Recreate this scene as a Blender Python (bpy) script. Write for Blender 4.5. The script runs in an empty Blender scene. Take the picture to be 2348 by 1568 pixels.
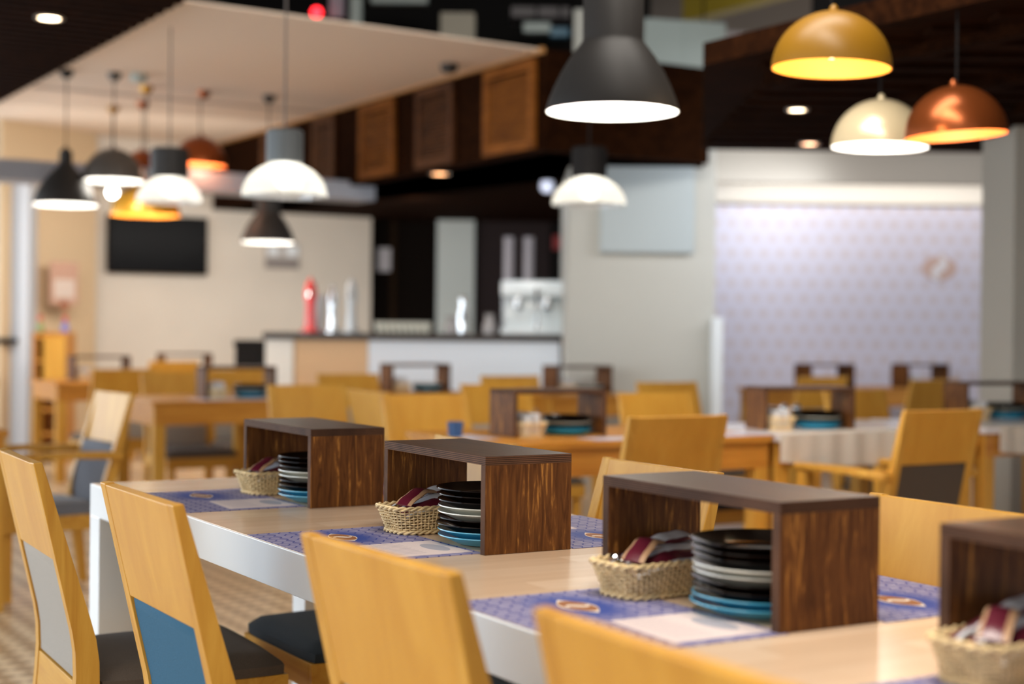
import bpy, bmesh, math, random
from mathutils import Vector, Matrix
random.seed(7)
sc = bpy.context.scene
COL = sc.collection
PI = math.pi
# ------------------------------------------------------------------ camera
FPX, PITCH, ROLL, A = 3497.5, -.0083, .0108, .5387
CAM = Vector((0, 0, 1.185))
_r0 = Vector((1, 0, 0)); FW = Vector((0, math.cos(PITCH), math.sin(PITCH))); _u0 = _r0.cross(FW)
RT = math.cos(ROLL) * _r0 + math.sin(ROLL) * _u0
UP = -math.sin(ROLL) * _r0 + math.cos(ROLL) * _u0
cam = bpy.data.cameras.new('camera'); camo = bpy.data.objects.new('camera', cam); COL.objects.link(camo)
cam.sensor_width = 36; cam.lens = FPX / 2348 * 36; cam.clip_start = .05; cam.clip_end = 100
M = Matrix((RT, UP, -FW)).transposed().to_4x4(); M.translation = CAM
camo.matrix_world = M
cam.dof.use_dof = True; cam.dof.focus_distance = 3.15; cam.dof.aperture_fstop = 1.9
sc.camera = camo
# ------------------------------------------------------------------ light
EXPOSURE = 0.0
sc.view_settings.view_transform = 'Standard'; sc.view_settings.look = 'None'
sc.view_settings.exposure = EXPOSURE; sc.view_settings.gamma = 1; sc.view_settings.use_curve_mapping = False
w = bpy.data.worlds.new('world'); sc.world = w; w.use_nodes = True
w.node_tree.nodes['Background'].inputs[0].default_value = (.84, .92, 1, 1)
w.node_tree.nodes['Background'].inputs[1].default_value = .60
def area(name, loc, target, sx, sy, energy, col):
    l = bpy.data.lights.new(name, 'AREA'); l.shape = 'RECTANGLE'; l.size = sx; l.size_y = sy; l.energy = energy; l.color = col
    o = bpy.data.objects.new(name, l); COL.objects.link(o); o.location = loc
    o.rotation_euler = (Vector(target) - Vector(loc)).to_track_quat('-Z', 'Y').to_euler(); return o
area('assumed_daylight_left', (-4.8, 3.8, 1.7), (0, 3.8, .9), 5, 2.0, 165, (.76, .88, 1))  # assumed daylight from the left, out of view; no window is modelled
area('added_fill_far_left', (-6.4, 10.5, 1.7), (0, 10.2, .9), 6, 2.0, 170, (.90, .95, 1))  # added fill from the left, brightens the back of the room; no window
area('added_fill_bar', (1.0, 11.8, 2.28), (0, 15.5, 1.0), 3.2, .5, 22, (.90, .95, 1))  # added fill under the bar ceiling, brightens the area behind the bar; no window
area('added_fill_near', (-4.2, -1.2, 1.9), (.0, 4, .9), 4, 1.8, 108, (1, .91, .78))  # added warm fill, left and behind the camera; no window there
area('added_tv_wall_wash', (-2.35, 12.75, 2.22), (-3.3, 15.0, .75), 3.6, .15, 50, (1, .93, .84))  # added strip hidden behind the beam, washes the television wall
area('added_fill_right', (2.9, 9.9, 2.28), (2.9, 13, .9), 2.6, .3, 46, (.93, .95, 1))  # added fill below the right canopy to brighten the papered wall
area('added_fill_center', (.3, 5.2, 3.9), (-.4, 8.8, .7), 2.5, 1.2, 110, (1, .94, .86))  # added overhead fill for the mid-room chairs, column and bar front
area('added_fill_table', (-.2, 2.9, 4.1), (-.3, 3.2, 0), 2.4, 3.4, 420, (1, .92, .82))  # added unseen overhead fill that lifts the long tabletop
area('assumed_plenum_light', (.8, 9.0, 4.1), (.6, 12.5, 3.4), 4, .4, 9, (.9, 1, .96))  # assumed unseen light above the ceiling, brightens the ducts; no fixture modelled
# ------------------------------------------------------------------ frames
RZ0 = A - PI / 2
TU = Vector((-math.sin(A), math.cos(A), 0)); TV = Vector((math.cos(A), math.sin(A), 0))
T0 = Vector((-1.1541, 4.1859, 0))
def W(u, v, z=0.0): return T0 - TU * u + TV * v + Vector((0, 0, z))
def ray(px, py): return (px - 1174) / FPX * RT - (py - 784) / FPX * UP + FW
def pz(px, py, z):
    d = ray(px, py); return CAM + d * ((z - CAM.z) / d.z)
def py_(px, py, D):
    d = ray(px, py); return CAM + d * (D / d.y)
def onp(px, py, p, n):
    d = ray(px, py); return CAM + d * ((Vector(p) - CAM).dot(n) / d.dot(n))
# ------------------------------------------------------------------ materials
MC = {}
def mat(name, col, rough=.5, metal=0, coat=0, spec=.5, emit=None, es=1, noise=0, nscale=8, bump=0, sheen=0, trans=0):
    if name in MC: return MC[name]
    m = bpy.data.materials.new(name); m.use_nodes = True; nt = m.node_tree; b = nt.nodes['Principled BSDF']
    b.inputs['Base Color'].default_value = (*col, 1); b.inputs['Roughness'].default_value = rough
    b.inputs['Metallic'].default_value = metal; b.inputs['Coat Weight'].default_value = coat; b.inputs['Coat Roughness'].default_value = .08
    b.inputs['Specular IOR Level'].default_value = spec; b.inputs['Sheen Weight'].default_value = sheen
    b.inputs['Transmission Weight'].default_value = trans
    if emit: b.inputs['Emission Color'].default_value = (*emit, 1); b.inputs['Emission Strength'].default_value = es
    if noise or bump:
        tc = nt.nodes.new('ShaderNodeTexCoord'); n = nt.nodes.new('ShaderNodeTexNoise'); n.inputs['Scale'].default_value = nscale
        n.inputs['Detail'].default_value = 5; nt.links.new(tc.outputs['Object'], n.inputs['Vector'])
        if noise:
            r = nt.nodes.new('ShaderNodeValToRGB')
            r.color_ramp.elements[0].position = .3; r.color_ramp.elements[1].position = .7
            r.color_ramp.elements[0].color = (*[max(0, c * (1 - noise)) for c in col], 1)
            r.color_ramp.elements[1].color = (*[min(1, c * (1 + noise)) for c in col], 1)
            nt.links.new(n.outputs[0], r.inputs[0]); nt.links.new(r.outputs[0], b.inputs['Base Color'])
        if bump:
            bp = nt.nodes.new('ShaderNodeBump'); bp.inputs['Strength'].default_value = bump; bp.inputs['Distance'].default_value = .004
            nt.links.new(n.outputs[0], bp.inputs['Height']); nt.links.new(bp.outputs[0], b.inputs['Normal'])
    MC[name] = m; return m
def wood(name, c1, c2, c3=None, scale=(30, 30, 2.2), rough=.4, coat=.15, lo=.35, hi=.68, dist=1.2, spec=.5, nd=1.0):
    """grain: noise stretched along the local z (or chosen) axis"""
    if name in MC: return MC[name]
    m = bpy.data.materials.new(name); m.use_nodes = True; nt = m.node_tree; b = nt.nodes['Principled BSDF']
    tc = nt.nodes.new('ShaderNodeTexCoord'); mp = nt.nodes.new('ShaderNodeMapping'); mp.inputs['Scale'].default_value = scale
    oi = nt.nodes.new('ShaderNodeObjectInfo'); vm = nt.nodes.new('ShaderNodeVectorMath'); vm.operation = 'ADD'
    ml = nt.nodes.new('ShaderNodeMath'); ml.operation = 'MULTIPLY'; ml.inputs[1].default_value = 17
    nt.links.new(oi.outputs['Random'], ml.inputs[0]); nt.links.new(tc.outputs['Object'], vm.inputs[0]); nt.links.new(ml.outputs[0], vm.inputs[1])
    nt.links.new(vm.outputs[0], mp.inputs['Vector'])
    n = nt.nodes.new('ShaderNodeTexNoise'); n.inputs['Scale'].default_value = nd; n.inputs['Detail'].default_value = 6
    n.inputs['Roughness'].default_value = .62; n.inputs['Distortion'].default_value = dist
    nt.links.new(mp.outputs[0], n.inputs['Vector'])
    r = nt.nodes.new('ShaderNodeValToRGB'); e = r.color_ramp.elements
    e[0].position = lo; e[1].position = hi; e[0].color = (*c1, 1); e[1].color = (*c2, 1)
    if c3: x = e.new((lo + hi) / 2 + .04); x.color = (*c3, 1)
    nt.links.new(n.outputs[0], r.inputs[0]); nt.links.new(r.outputs[0], b.inputs['Base Color'])
    b.inputs['Roughness'].default_value = rough; b.inputs['Coat Weight'].default_value = coat; b.inputs['Coat Roughness'].default_value = .2
    b.inputs['Specular IOR Level'].default_value = spec
    MC[name] = m; return m
BEECH = wood('beech', (.49, .225, .030), (.68, .38, .072), (.60, .315, .050), scale=(22, 22, 1.6), lo=.3, hi=.72, rough=.42, coat=.04, spec=.22)
BEECHX = wood('beech_across', (.49, .225, .030), (.68, .38, .072), (.60, .315, .050), scale=(1.6, 22, 22), lo=.3, hi=.72, rough=.42, coat=.04, spec=.22)
BEECHP = wood('beech_panel', (.53, .245, .030), (.68, .365, .060), (.61, .31, .044), scale=(11, 11, 1.2), lo=.25, hi=.75, rough=.38, coat=.04, dist=.6, spec=.22)
ORANGE = wood('orange_wood', (.42, .16, .018), (.60, .27, .04), scale=(2, 25, 25), rough=.45, coat=.05, spec=.3)
WALNUT = wood('walnut_ply', (.070, .023, .005), (.56, .25, .05), (.155, .057, .013), scale=(60, 60, 6), rough=.5, coat=0, lo=.36, hi=.72, dist=1.6, spec=.18)
WALNUTT = wood('walnut_ply_top', (.034, .014, .006), (.095, .042, .017), scale=(2.2, 30, 30), rough=.38, coat=.05, lo=.3, hi=.72, spec=.4)
def ply_edge(name, axis):
    m = wood(name, (.050, .022, .011), (.13, .060, .030), scale=(3, 3, 3), rough=.7, coat=0, spec=.2); nt = m.node_tree
    tc = nt.nodes.new('ShaderNodeTexCoord'); s = nt.nodes.new('ShaderNodeSeparateXYZ'); nt.links.new(tc.outputs['Object'], s.inputs[0])
    mu = nt.nodes.new('ShaderNodeMath'); mu.operation = 'MULTIPLY'; mu.inputs[1].default_value = 2 * PI / .0036; nt.links.new(s.outputs[axis], mu.inputs[0])
    sn = nt.nodes.new('ShaderNodeMath'); sn.operation = 'SINE'; nt.links.new(mu.outputs[0], sn.inputs[0])
    mr = nt.nodes.new('ShaderNodeMapRange'); mr.inputs[1].default_value = -.2; mr.inputs[2].default_value = .6; mr.inputs[3].default_value = .35; mr.inputs[4].default_value = 1.5
    nt.links.new(sn.outputs[0], mr.inputs[0])
    b = nt.nodes['Principled BSDF']; src = b.inputs['Base Color'].links[0].from_socket
    mx = nt.nodes.new('ShaderNodeVectorMath'); mx.operation = 'SCALE'; nt.links.new(src, mx.inputs[0]); nt.links.new(mr.outputs[0], mx.inputs['Scale'])
    nt.links.new(mx.outputs[0], b.inputs['Base Color']); return m
PLYZ = ply_edge('ply_edge_z', 2); PLYX = ply_edge('ply_edge_x', 0)
DARKW = wood('dark_slat_wood', (.007, .002, .0006), (.024, .0075, .002), scale=(3, 20, 20), rough=.9, coat=0, spec=.03)
MIDW = wood('louvre_wood', (.04, .012, .003), (.10, .034, .008), scale=(3, 20, 20), rough=.7, spec=.15)
WHITE = mat('white_lacquer', (.84, .89, .93), .25, coat=.3)
WALLM = mat('wall_paint', (.74, .68, .60), .85, noise=.03, nscale=2)
WALLW = mat('wall_warm', (.62, .47, .30), .85)
COLM = mat('column_paint', (.52, .52, .48), .8, noise=.02, nscale=2)
PANW = mat('white_panel', (.42, .48, .50), .5)
CEILM = mat('ceiling_paint', (.80, .66, .54), .9)
BLACK = mat('black_paint', (.007, .006, .006), .7, spec=.15)
BLK2 = mat('black_gloss', (.002, .002, .003), .3, spec=.06)
STEEL = mat('steel', (.62, .64, .66), .25, metal=1)
CHROME = mat('chrome', (.8, .82, .84), .08, metal=1)
GREYF = mat('grey_fabric', (.36, .33, .29), .95, noise=.10, nscale=420, bump=.5, sheen=.3)
DGREYF = mat('dark_grey_fabric', (.085, .064, .048), .95, noise=.16, nscale=420, bump=.5, sheen=.05)
BLUEF = mat('blue_fabric', (.016, .105, .20), .95, noise=.10, nscale=420, bump=.4, sheen=.05)
NAVYF = mat('navy_fabric', (.010, .018, .026), .95, noise=.1, nscale=420, bump=.4, sheen=.05)
SLATEF = mat('slate_fabric', (.14, .15, .18), .95, noise=.1, nscale=300, sheen=.3)
CERD = mat('black_glaze', (.008, .004, .0025), .12, spec=.06)
CERB = mat('blue_glaze', (.05, .38, .58), .25, coat=.1)
CERW = mat('white_glaze', (.62, .62, .54), .25, coat=.2)
WICK = mat('wicker', (.80, .60, .31), .6, noise=.18, nscale=60)
BURG = mat('burgundy_paper', (.11, .008, .022), .35, coat=.3)
WPAP = mat('white_paper', (.62, .62, .64), .45)
TANP = mat('tan_paper', (.45, .26, .14), .5)
# ------------------------------------------------------------------ mesh helpers
def bm_box(bm, x0, x1, y0, y1, z0, z1, bev=0):
    vs = [bm.verts.new(p) for p in ((x0,y0,z0),(x1,y0,z0),(x1,y1,z0),(x0,y1,z0),(x0,y0,z1),(x1,y0,z1),(x1,y1,z1),(x0,y1,z1))]
    fs = [bm.faces.new([vs[i] for i in f]) for f in ((0,3,2,1),(4,5,6,7),(0,1,5,4),(1,2,6,5),(2,3,7,6),(3,0,4,7))]
    if bev:
        es = list({e for f in fs for e in f.edges})
        bmesh.ops.bevel(bm, geom=es, offset=bev, segments=2, profile=.5, affect='EDGES')
def bm_prism(bm, poly, x0, x1, axis='x', bev=0):
    """poly: list of 2D pts, extruded along axis"""
    def P(p, t):
        return {'x': (t, p[0], p[1]), 'y': (p[0], t, p[1]), 'z': (p[0], p[1], t)}[axis]
    a = [bm.verts.new(P(p, x0)) for p in poly]; b = [bm.verts.new(P(p, x1)) for p in poly]
    n = len(poly); fs = [bm.faces.new(a[::-1]), bm.faces.new(b)]
    for i in range(n): fs.append(bm.faces.new((a[i], a[(i+1) % n], b[(i+1) % n], b[i])))
    if bev:
        es = list({e for f in fs for e in f.edges})
        bmesh.ops.bevel(bm, geom=es, offset=bev, segments=2, profile=.5, affect='EDGES')
def bm_lathe(bm, prof, n=48, closed=False, off=(0, 0, 0)):
    rings = []
    for r, z in prof:
        if r < 1e-6: rings.append([bm.verts.new((off[0], off[1], z + off[2]))])
        else: rings.append([bm.verts.new((off[0] + r*math.cos(2*PI*i/n), off[1] + r*math.sin(2*PI*i/n), z + off[2])) for i in range(n)])
    prs = list(zip(rings[:-1], rings[1:]))
    if closed: prs.append((rings[-1], rings[0]))
    for a, b in prs:
        for i in range(n):
            j = (i+1) % n
            if len(a) == 1 and len(b) == 1: continue
            if len(a) == 1: bm.faces.new((a[0], b[j], b[i]))
            elif len(b) == 1: bm.faces.new((a[i], a[j], b[0]))
            else: bm.faces.new((a[i], a[j], b[j], b[i]))
def bm_tube(bm, pts, r, n=8, cap=True, taper=None):
    pts = [Vector(p) for p in pts]; rings = []
    for i, p in enumerate(pts):
        t = (pts[min(i+1, len(pts)-1)] - pts[max(i-1, 0)]).normalized()
        a = t.cross(Vector((0, 0, 1)));
        if a.length < .01: a = t.cross(Vector((0, 1, 0)))
        a.normalize(); b = t.cross(a).normalized(); rr = r if taper is None else taper[i]
        rings.append([bm.verts.new(p + rr*(a*math.cos(2*PI*k/n) + b*math.sin(2*PI*k/n))) for k in range(n)])
    for A_, B_ in zip(rings[:-1], rings[1:]):
        for k in range(n): bm.faces.new((A_[k], A_[(k+1) % n], B_[(k+1) % n], B_[k]))
    if cap: bm.faces.new(rings[0][::-1]); bm.faces.new(rings[-1])
def mesh(name, fn, m, smooth=False, fix=True):
    bm = bmesh.new(); fn(bm)
    if fix: bmesh.ops.recalc_face_normals(bm, faces=bm.faces)
    me = bpy.data.meshes.new(name); bm.to_mesh(me); bm.free()
    for x in (m if isinstance(m, (list, tuple)) else [m]): me.materials.append(x)
    if smooth:
        for p in me.polygons: p.use_smooth = True
        try: me.set_sharp_from_angle(angle=math.radians(40))
        except Exception: pass
    return me
def obj(name, me, parent=None, loc=None, rot=None):
    o = bpy.data.objects.new(name, me); COL.objects.link(o)
    if parent: o.parent = parent
    if loc is not None: o.location = loc
    if rot is not None: o.rotation_euler = rot
    return o
def tag(o, label, cat, group=None):
    o['label'] = label; o['category'] = cat
    if group: o['group'] = group
    return o
def thing(name, label, cat, loc=(0, 0, 0), rz=0, group=None):
    o = bpy.data.objects.new(name, None); COL.objects.link(o); o.empty_display_size = .1
    o.location = loc; o.rotation_euler = (0, 0, rz); return tag(o, label, cat, group)
def struct(name, me, loc=None, rot=None, parent=None):
    o = obj(name, me, parent, loc, rot)
    if not parent: o['kind'] = 'structure'
    return o
def polyslab(pts, z0, z1):
    return lambda bm: bm_prism(bm, [(p[0], p[1]) for p in pts], z0, z1, 'z')
CACHE = {}
def cm(key, fn):
    if key not in CACHE: CACHE[key] = fn()
    return CACHE[key]
# ================================================================== SETTING
def floor_mat():
    m = bpy.data.materials.new('patterned_tiles'); m.use_nodes = True; nt = m.node_tree; b = nt.nodes['Principled BSDF']
    tc = nt.nodes.new('ShaderNodeTexCoord'); mp = nt.nodes.new('ShaderNodeMapping'); mp.inputs['Rotation'].default_value = (0, 0, -A + PI/4)
    nt.links.new(tc.outputs['Object'], mp.inputs[0])
    c = nt.nodes.new('ShaderNodeTexChecker'); c.inputs['Scale'].default_value = 14; c.inputs[1].default_value = (.80, .62, .40, 1); c.inputs[2].default_value = (.32, .185, .085, 1)
    nt.links.new(mp.outputs[0], c.inputs[0])
    n = nt.nodes.new('ShaderNodeTexNoise'); n.inputs['Scale'].default_value = 1.3; nt.links.new(tc.outputs['Object'], n.inputs['Vector'])
    mx = nt.nodes.new('ShaderNodeMix'); mx.data_type = 'RGBA'; mx.inputs[7].default_value = (.74, .54, .33, 1)
    mx.inputs[0].default_value = .25; nt.links.new(c.outputs[0], mx.inputs[6]); nt.links.new(mx.outputs[2], b.inputs['Base Color'])
    b.inputs['Roughness'].default_value = .35; return m
struct('floor', mesh('floor', lambda bm: bm_box(bm, -9, 9, -1, 22, -.1, 0), floor_mat()))
N_V = Vector((math.cos(A), math.sin(A), 0))        # normal of planes that run along U
# white ceiling
ZC = 3.0
cr = pz(1255, 118, ZC); cl = pz(330, -9, ZC)
struct('ceiling', mesh('ceiling', polyslab([cl, cr, cr + TU*13, cl + TU*13], ZC, ZC + .012), CEILM))
# slatted wooden ceiling, left
e0 = pz(400, 5, 2.94); 
def slats(bm):
    p0 = e0 - TU*6; n = -N_V
    L = 26
    pts = [p0, p0 + TU*(L-4), p0 + TU*(L-4) + n*7, p0 + n*7]
    bm_prism(bm, [(p.x, p.y) for p in pts], 2.95, 3.06, 'z')
    for i in range(90):
        q = p0 + TU*(2 + i*.16)
        c = [q, q + TU*.09, q + TU*.09 + n*6, q + n*6]
        bm_prism(bm, [(p.x, p.y) for p in c], 2.91, 2.95, 'z')
struct('ceiling_wooden_left', mesh('ceiling_wooden_left', slats, DARKW))
# bulkhead over the bar: face along U, then canopy to the right
B1 = pz(1250, 115, ZC); NB = N_V
zb = 2.35
B1 = Vector((B1.x, B1.y, 0)); B2 = B1 + TV*1.35
far = B1 + TU*9.5
struct('wall_bulkhead', mesh('wall_bulkhead', polyslab([B1, far, far + TV*.12, B1 + TV*1.35 + TU*.12, B1 + TV*1.35], zb, ZC + .01), DARKW))
# underside over bar
struct('ceiling_bar', mesh('ceiling_bar', polyslab([B1 + TV*.1 + TU*.1, B2 + TU*.1, Vector((1.42, 11.2, 0)), Vector((1.42, 17.2, 0)), Vector((-3, 19, 0)), far + TV*.1], zb, zb + .05), DARKW))
# near canopy on the right
C1 = pz(1612, 160, zb); C2 = pz(1612, 350, zb)
C1 = Vector((C1.x, C1.y, 0)); C2 = Vector((C2.x, C2.y, 0))
pol = [C1, C2, Vector((9, C2.y + .1, 0)), Vector((9, 1.5, 0)), C1 - TU*6]
struct('ceiling_wooden_right', mesh('ceiling_wooden_right', polyslab(pol, zb + .02, zb + .12), DARKW))
def beams(bm):
    for k, t in enumerate((.35, 1.2, 2.0, 2.8, 3.6, 4.4)):
        p = C1 + TV*t + TU*(1.5 if k < 2 else 0)*0; q = p - TU*5
        a = [p, p + TV*.08, q + TV*.08, q]
        bm_prism(bm, [(v.x, v.y) for v in a], zb - .04, zb + .03, 'z')
    for k in range(30):
        p = C1 + Vector((.1, 2.7 - .28*k, 0)); 
        if p.y < 5.2: break
        x1 = 9
        bm_box(bm, p.x + (.25 if p.y > 6.8 else (6.8-p.y)*.6 + .1), x1, p.y, p.y + .12, zb, zb + .03)
struct('trim_1', mesh('trim_1', beams, DARKW))
# plenum above
struct('ceiling_plenum', mesh('ceiling_plenum', lambda bm: bm_box(bm, -9, 9, -1, 18, 4.2, 4.3), mat('plenum_beige', (.30, .24, .19), .9)))
struct('wall_plenum', mesh('wall_plenum', lambda bm: bm_box(bm, -4.2, 1.2, 13.6, 13.7, 3.06, 4.2), BLACK))
struct('wall_plenum_right', mesh('wall_plenum_right', lambda bm: bm_box(bm, 2.15, 9, 11.0, 11.1, 2.9, 4.2), BLACK))
# walls
def wallplane(name, p, d, L, z0, z1, m, th=.12, side=1):
    p = Vector((p[0], p[1], 0)); d = Vector((d[0], d[1], 0)).normalized(); n = Vector((-d.y, d.x, 0))*th
    return struct(name, mesh(name, polyslab([p, p + d*L, p + d*L + n, p + n], z0, z1), m))
pt = py_(80, 600, 14.4)
TVP = Vector((pt.x, pt.y, 0))
def on_line(px, p, d):
    r = ray(px, 700); det = r.x*(-d.y) + d.x*r.y
    t = ((p.x - CAM.x)*(-d.y) + d.x*(p.y - CAM.y)) / det
    q = CAM + r*t; return Vector((q.x, q.y, 0))
TVL = (on_line(850, TVP, TV) - TVP).length
wallplane('wall_back', TVP, TV, TVL, 0, 3.0, WALLM)
tvend = TVP + TV*4.45
pw = py_(175, 600, 14.8)
wallplane('wall_side', Vector((TVP.x - .02, TVP.y - .9, 0)), Vector((.55, .9, 0)), 1.12, 0, 3.0, WALLW, th=.05)
# wall behind the bar
struct('wall_bar', mesh('wall_bar', lambda bm: bm_box(bm, -3.4, 2.6, 17.4, 17.5, 0, 2.4), mat('bar_wall', (.34, .36, .38), .7)))
# partition at the far left
p0 = py_(-60, 700, 13.6); p1 = py_(72, 700, 13.6)
struct('wall_left', mesh('wall_left', lambda bm: (bm_box(bm, p0.x - 3, p1.x - .10, 13.6, 13.75, 0, 2.62), bm_box(bm, p1.x - .09, p1.x, 13.52, 13.75, 0, 2.62)), mat('partition_white', (.52, .55, .60), .5)))
h = py_(36, 783, 13.5)
struct('trim_2', mesh('trim_2', lambda bm: bm_box(bm, h.x - 1.2, h.x, 13.50, 13.58, h.z - .02, h.z + .03), BLACK))
# white light shelf beam
s0 = py_(-40, 362, 11.0); s1 = Vector((s0.x, s0.y, 0)); 
def on_line(px, p, d):
    r = ray(px, 700); # intersect in plan
    # CAM + t*r = p + s*d
    det = r.x*(-d.y) + d.x*r.y
    t = ((p.x - CAM.x)*(-d.y) + d.x*(p.y - CAM.y)) / det
    q = CAM + r*t; return Vector((q.x, q.y, 0))
s2 = on_line(858, s1, TV)
nb = TU*.35
struct('trim_3', mesh('trim_3', polyslab([s1, s2, s2 + nb, s1 + nb], 2.235, 2.385), mat('beam_white', (.36, .38, .44), .5)))
# column in the middle
cx0 = py_(1303, 600, 10.9); cx1 = py_(1640, 600, 10.9)
struct('wall_column', mesh('wall_column', lambda bm: (bm_box(bm, cx0.x, cx1.x, 10.9, 12.6, 0, 2.9)), COLM))
a = py_(1378, 340, 10.88); b_ = py_(1590, 582, 10.88)
struct('trim_4', mesh('trim_4', lambda bm: bm_box(bm, a.x, b_.x, 10.84, 10.90, b_.z, 2.5, .01), PANW))
a = py_(1634, 728, 10.8); b_ = py_(1656, 900, 10.8)
struct('trim_5', mesh('trim_5', lambda bm: bm_box(bm, a.x, b_.x, 10.8, 10.95, 0, a.z, .004), mat('guard_white', (.82, .88, .92), .4)))
# wallpaper wall
def wallpaper():
    m = bpy.data.materials.new('dotted_wallpaper'); m.use_nodes = True; nt = m.node_tree; b = nt.nodes['Principled BSDF']
    tc = nt.nodes.new('ShaderNodeTexCoord'); s = nt.nodes.new('ShaderNodeSeparateXYZ'); nt.links.new(tc.outputs['Object'], s.inputs[0])
    def mth(op, a, b_=None, c=None):
        n = nt.nodes.new('ShaderNodeMath'); n.operation = op
        for i, x in enumerate((a, b_, c)):
            if x is None: continue
            if isinstance(x, (int, float)): n.inputs[i].default_value = x
            else: nt.links.new(x, n.inputs[i])
        return n.outputs[0]
    px, pzz = .138, .128
    row = mth('FLOOR', mth('DIVIDE', s.outputs[2], pzz)); odd = mth('MULTIPLY', mth('MODULO', row, 2), .5)
    fx = mth('SUBTRACT', mth('FRACT', mth('ADD', mth('DIVIDE', s.outputs[0], px), odd)), .5)
    fz = mth('SUBTRACT', mth('FRACT', mth('DIVIDE', s.outputs[2], pzz)), .5)
    d = mth('SQRT', mth('ADD', mth('MULTIPLY', fx, fx), mth('MULTIPLY', fz, fz)))
    t = nt.nodes.new('ShaderNodeMapRange'); t.inputs[1].default_value = .10; t.inputs[2].default_value = .36; nt.links.new(d, t.inputs[0])
    mx = nt.nodes.new('ShaderNodeMix'); mx.data_type = 'RGBA'; mx.inputs[6].default_value = (.58, .50, .52, 1); mx.inputs[7].default_value = (.64, .62, .74, 1)
    nt.links.new(t.outputs[0], mx.inputs[0]); nt.links.new(mx.outputs[2], b.inputs['Base Color']); b.inputs['Roughness'].default_value = .6
    return m
WD = 13.0
wl = py_(1600, 600, WD).x; wr = py_(2420, 600, WD).x
zt = py_(2000, 468, WD).z
struct('wall_papered', mesh('wall_papered', lambda bm: bm_box(bm, wl, wr, WD, WD + .1, 0, zt), wallpaper()))
struct('wall_back_upper', mesh('wall_back_upper', lambda bm: (bm_box(bm, wl, wr, WD + .25, WD + .35, zt - .1, 2.9), bm_box(bm, wl, wr, WD, WD + .3, zt - .02, zt)), mat('cove_white', (.80, .76, .70), .7)))
zs = py_(2000, 420, WD - .5).z
struct('trim_6', mesh('trim_6', lambda bm: bm_box(bm, wl, wr, WD - .5, WD - .38, zs, 2.9), mat('soffit_grey', (.40, .36, .31), .8)))
area('cove_strip', ((wl+wr)/2 , WD - .25, zs + .25), ((wl+wr)/2 , WD + .2, zt + .02), wr - wl - .6, .1, 8, (1, .93, .84))
cr0 = py_(2326, 500, 8.6)
struct('wall_right', mesh('wall_right', lambda bm: bm_box(bm, cr0.x, cr0.x + 1.5, 8.6, 9.2, 0, py_(2340, 288, 8.6).z), mat('right_column', (.46, .43, .37), .7)))
# ================================================================== LONG WHITE TABLE
def top_mat():
    m = bpy.data.materials.new('tabletop_laminate'); m.use_nodes = True; nt = m.node_tree; b = nt.nodes['Principled BSDF']
    tc = nt.nodes.new('ShaderNodeTexCoord'); mp = nt.nodes.new('ShaderNodeMapping'); mp.inputs['Scale'].default_value = (1, 1, 1)
    nt.links.new(tc.outputs['Object'], mp.inputs[0])
    br = nt.nodes.new('ShaderNodeTexBrick'); br.inputs['Scale'].default_value = 1; br.inputs['Brick Width'].default_value = .42; br.inputs['Row Height'].default_value = .075
    br.inputs['Mortar Size'].default_value = 0; br.inputs['Color1'].default_value = (.66, .46, .30, 1); br.inputs['Color2'].default_value = (.76, .56, .39, 1)
    rr = nt.nodes.new('ShaderNodeMapping'); rr.inputs['Rotation'].default_value = (0, 0, PI/2); nt.links.new(tc.outputs['Object'], rr.inputs[0]); nt.links.new(rr.outputs[0], br.inputs[0])
    n = nt.nodes.new('ShaderNodeTexNoise'); n.inputs['Scale'].default_value = 2; n.inputs['Detail'].default_value = 6
    m2 = nt.nodes.new('ShaderNodeMapping'); m2.inputs['Scale'].default_value = (20, 1.5, 1); nt.links.new(tc.outputs['Object'], m2.inputs[0]); nt.links.new(m2.outputs[0], n.inputs['Vector'])
    mr = nt.nodes.new('ShaderNodeMapRange'); mr.inputs[3].default_value = .86; mr.inputs[4].default_value = 1.12; nt.links.new(n.outputs[0], mr.inputs[0])
    sc_ = nt.nodes.new('ShaderNodeVectorMath'); sc_.operation = 'SCALE'; nt.links.new(br.outputs[0], sc_.inputs[0]); nt.links.new(mr.outputs[0], sc_.inputs['Scale'])
    nt.links.new(sc_.outputs[0], b.inputs['Base Color'])
    b.inputs['Roughness'].default_value = .22; b.inputs['Coat Weight'].default_value = .12; b.inputs['Coat Roughness'].default_value = .05; b.inputs['Specular IOR Level'].default_value = .3
    return m
TOPM = top_mat()
TL = 3.46
t = thing('long_table', 'long glossy beige topped dining table with thick white apron, in the foreground', 'table', W(0, 0), RZ0)
obj('tabletop', mesh('tabletop', lambda bm: bm_box(bm, .004, TL-.004, .004, .816, .742, .75, .001), TOPM), t)
def apron(bm):
    bm_box(bm, 0, TL, 0, .025, .664, .7485, .0015); bm_box(bm, 0, TL, .795, .82, .664, .7485, .0015)
    bm_box(bm, 0, .025, .025, .795, .664, .7485, .0015); bm_box(bm, TL-.025, TL, .025, .795, .664, .7485, .0015)
    bm_box(bm, .025, TL-.025, .025, .795, .70, .741)
obj('apron', mesh('apron', apron, WHITE), t)
for x0 in (0, TL-.09):
    for y0, y1 in ((0, .26), (.60, .82)):
        obj('leg', mesh('table_leg', lambda bm: bm_box(bm, x0, x0+.09, y0, y1, 0, .664, .002), WHITE), t)
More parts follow.
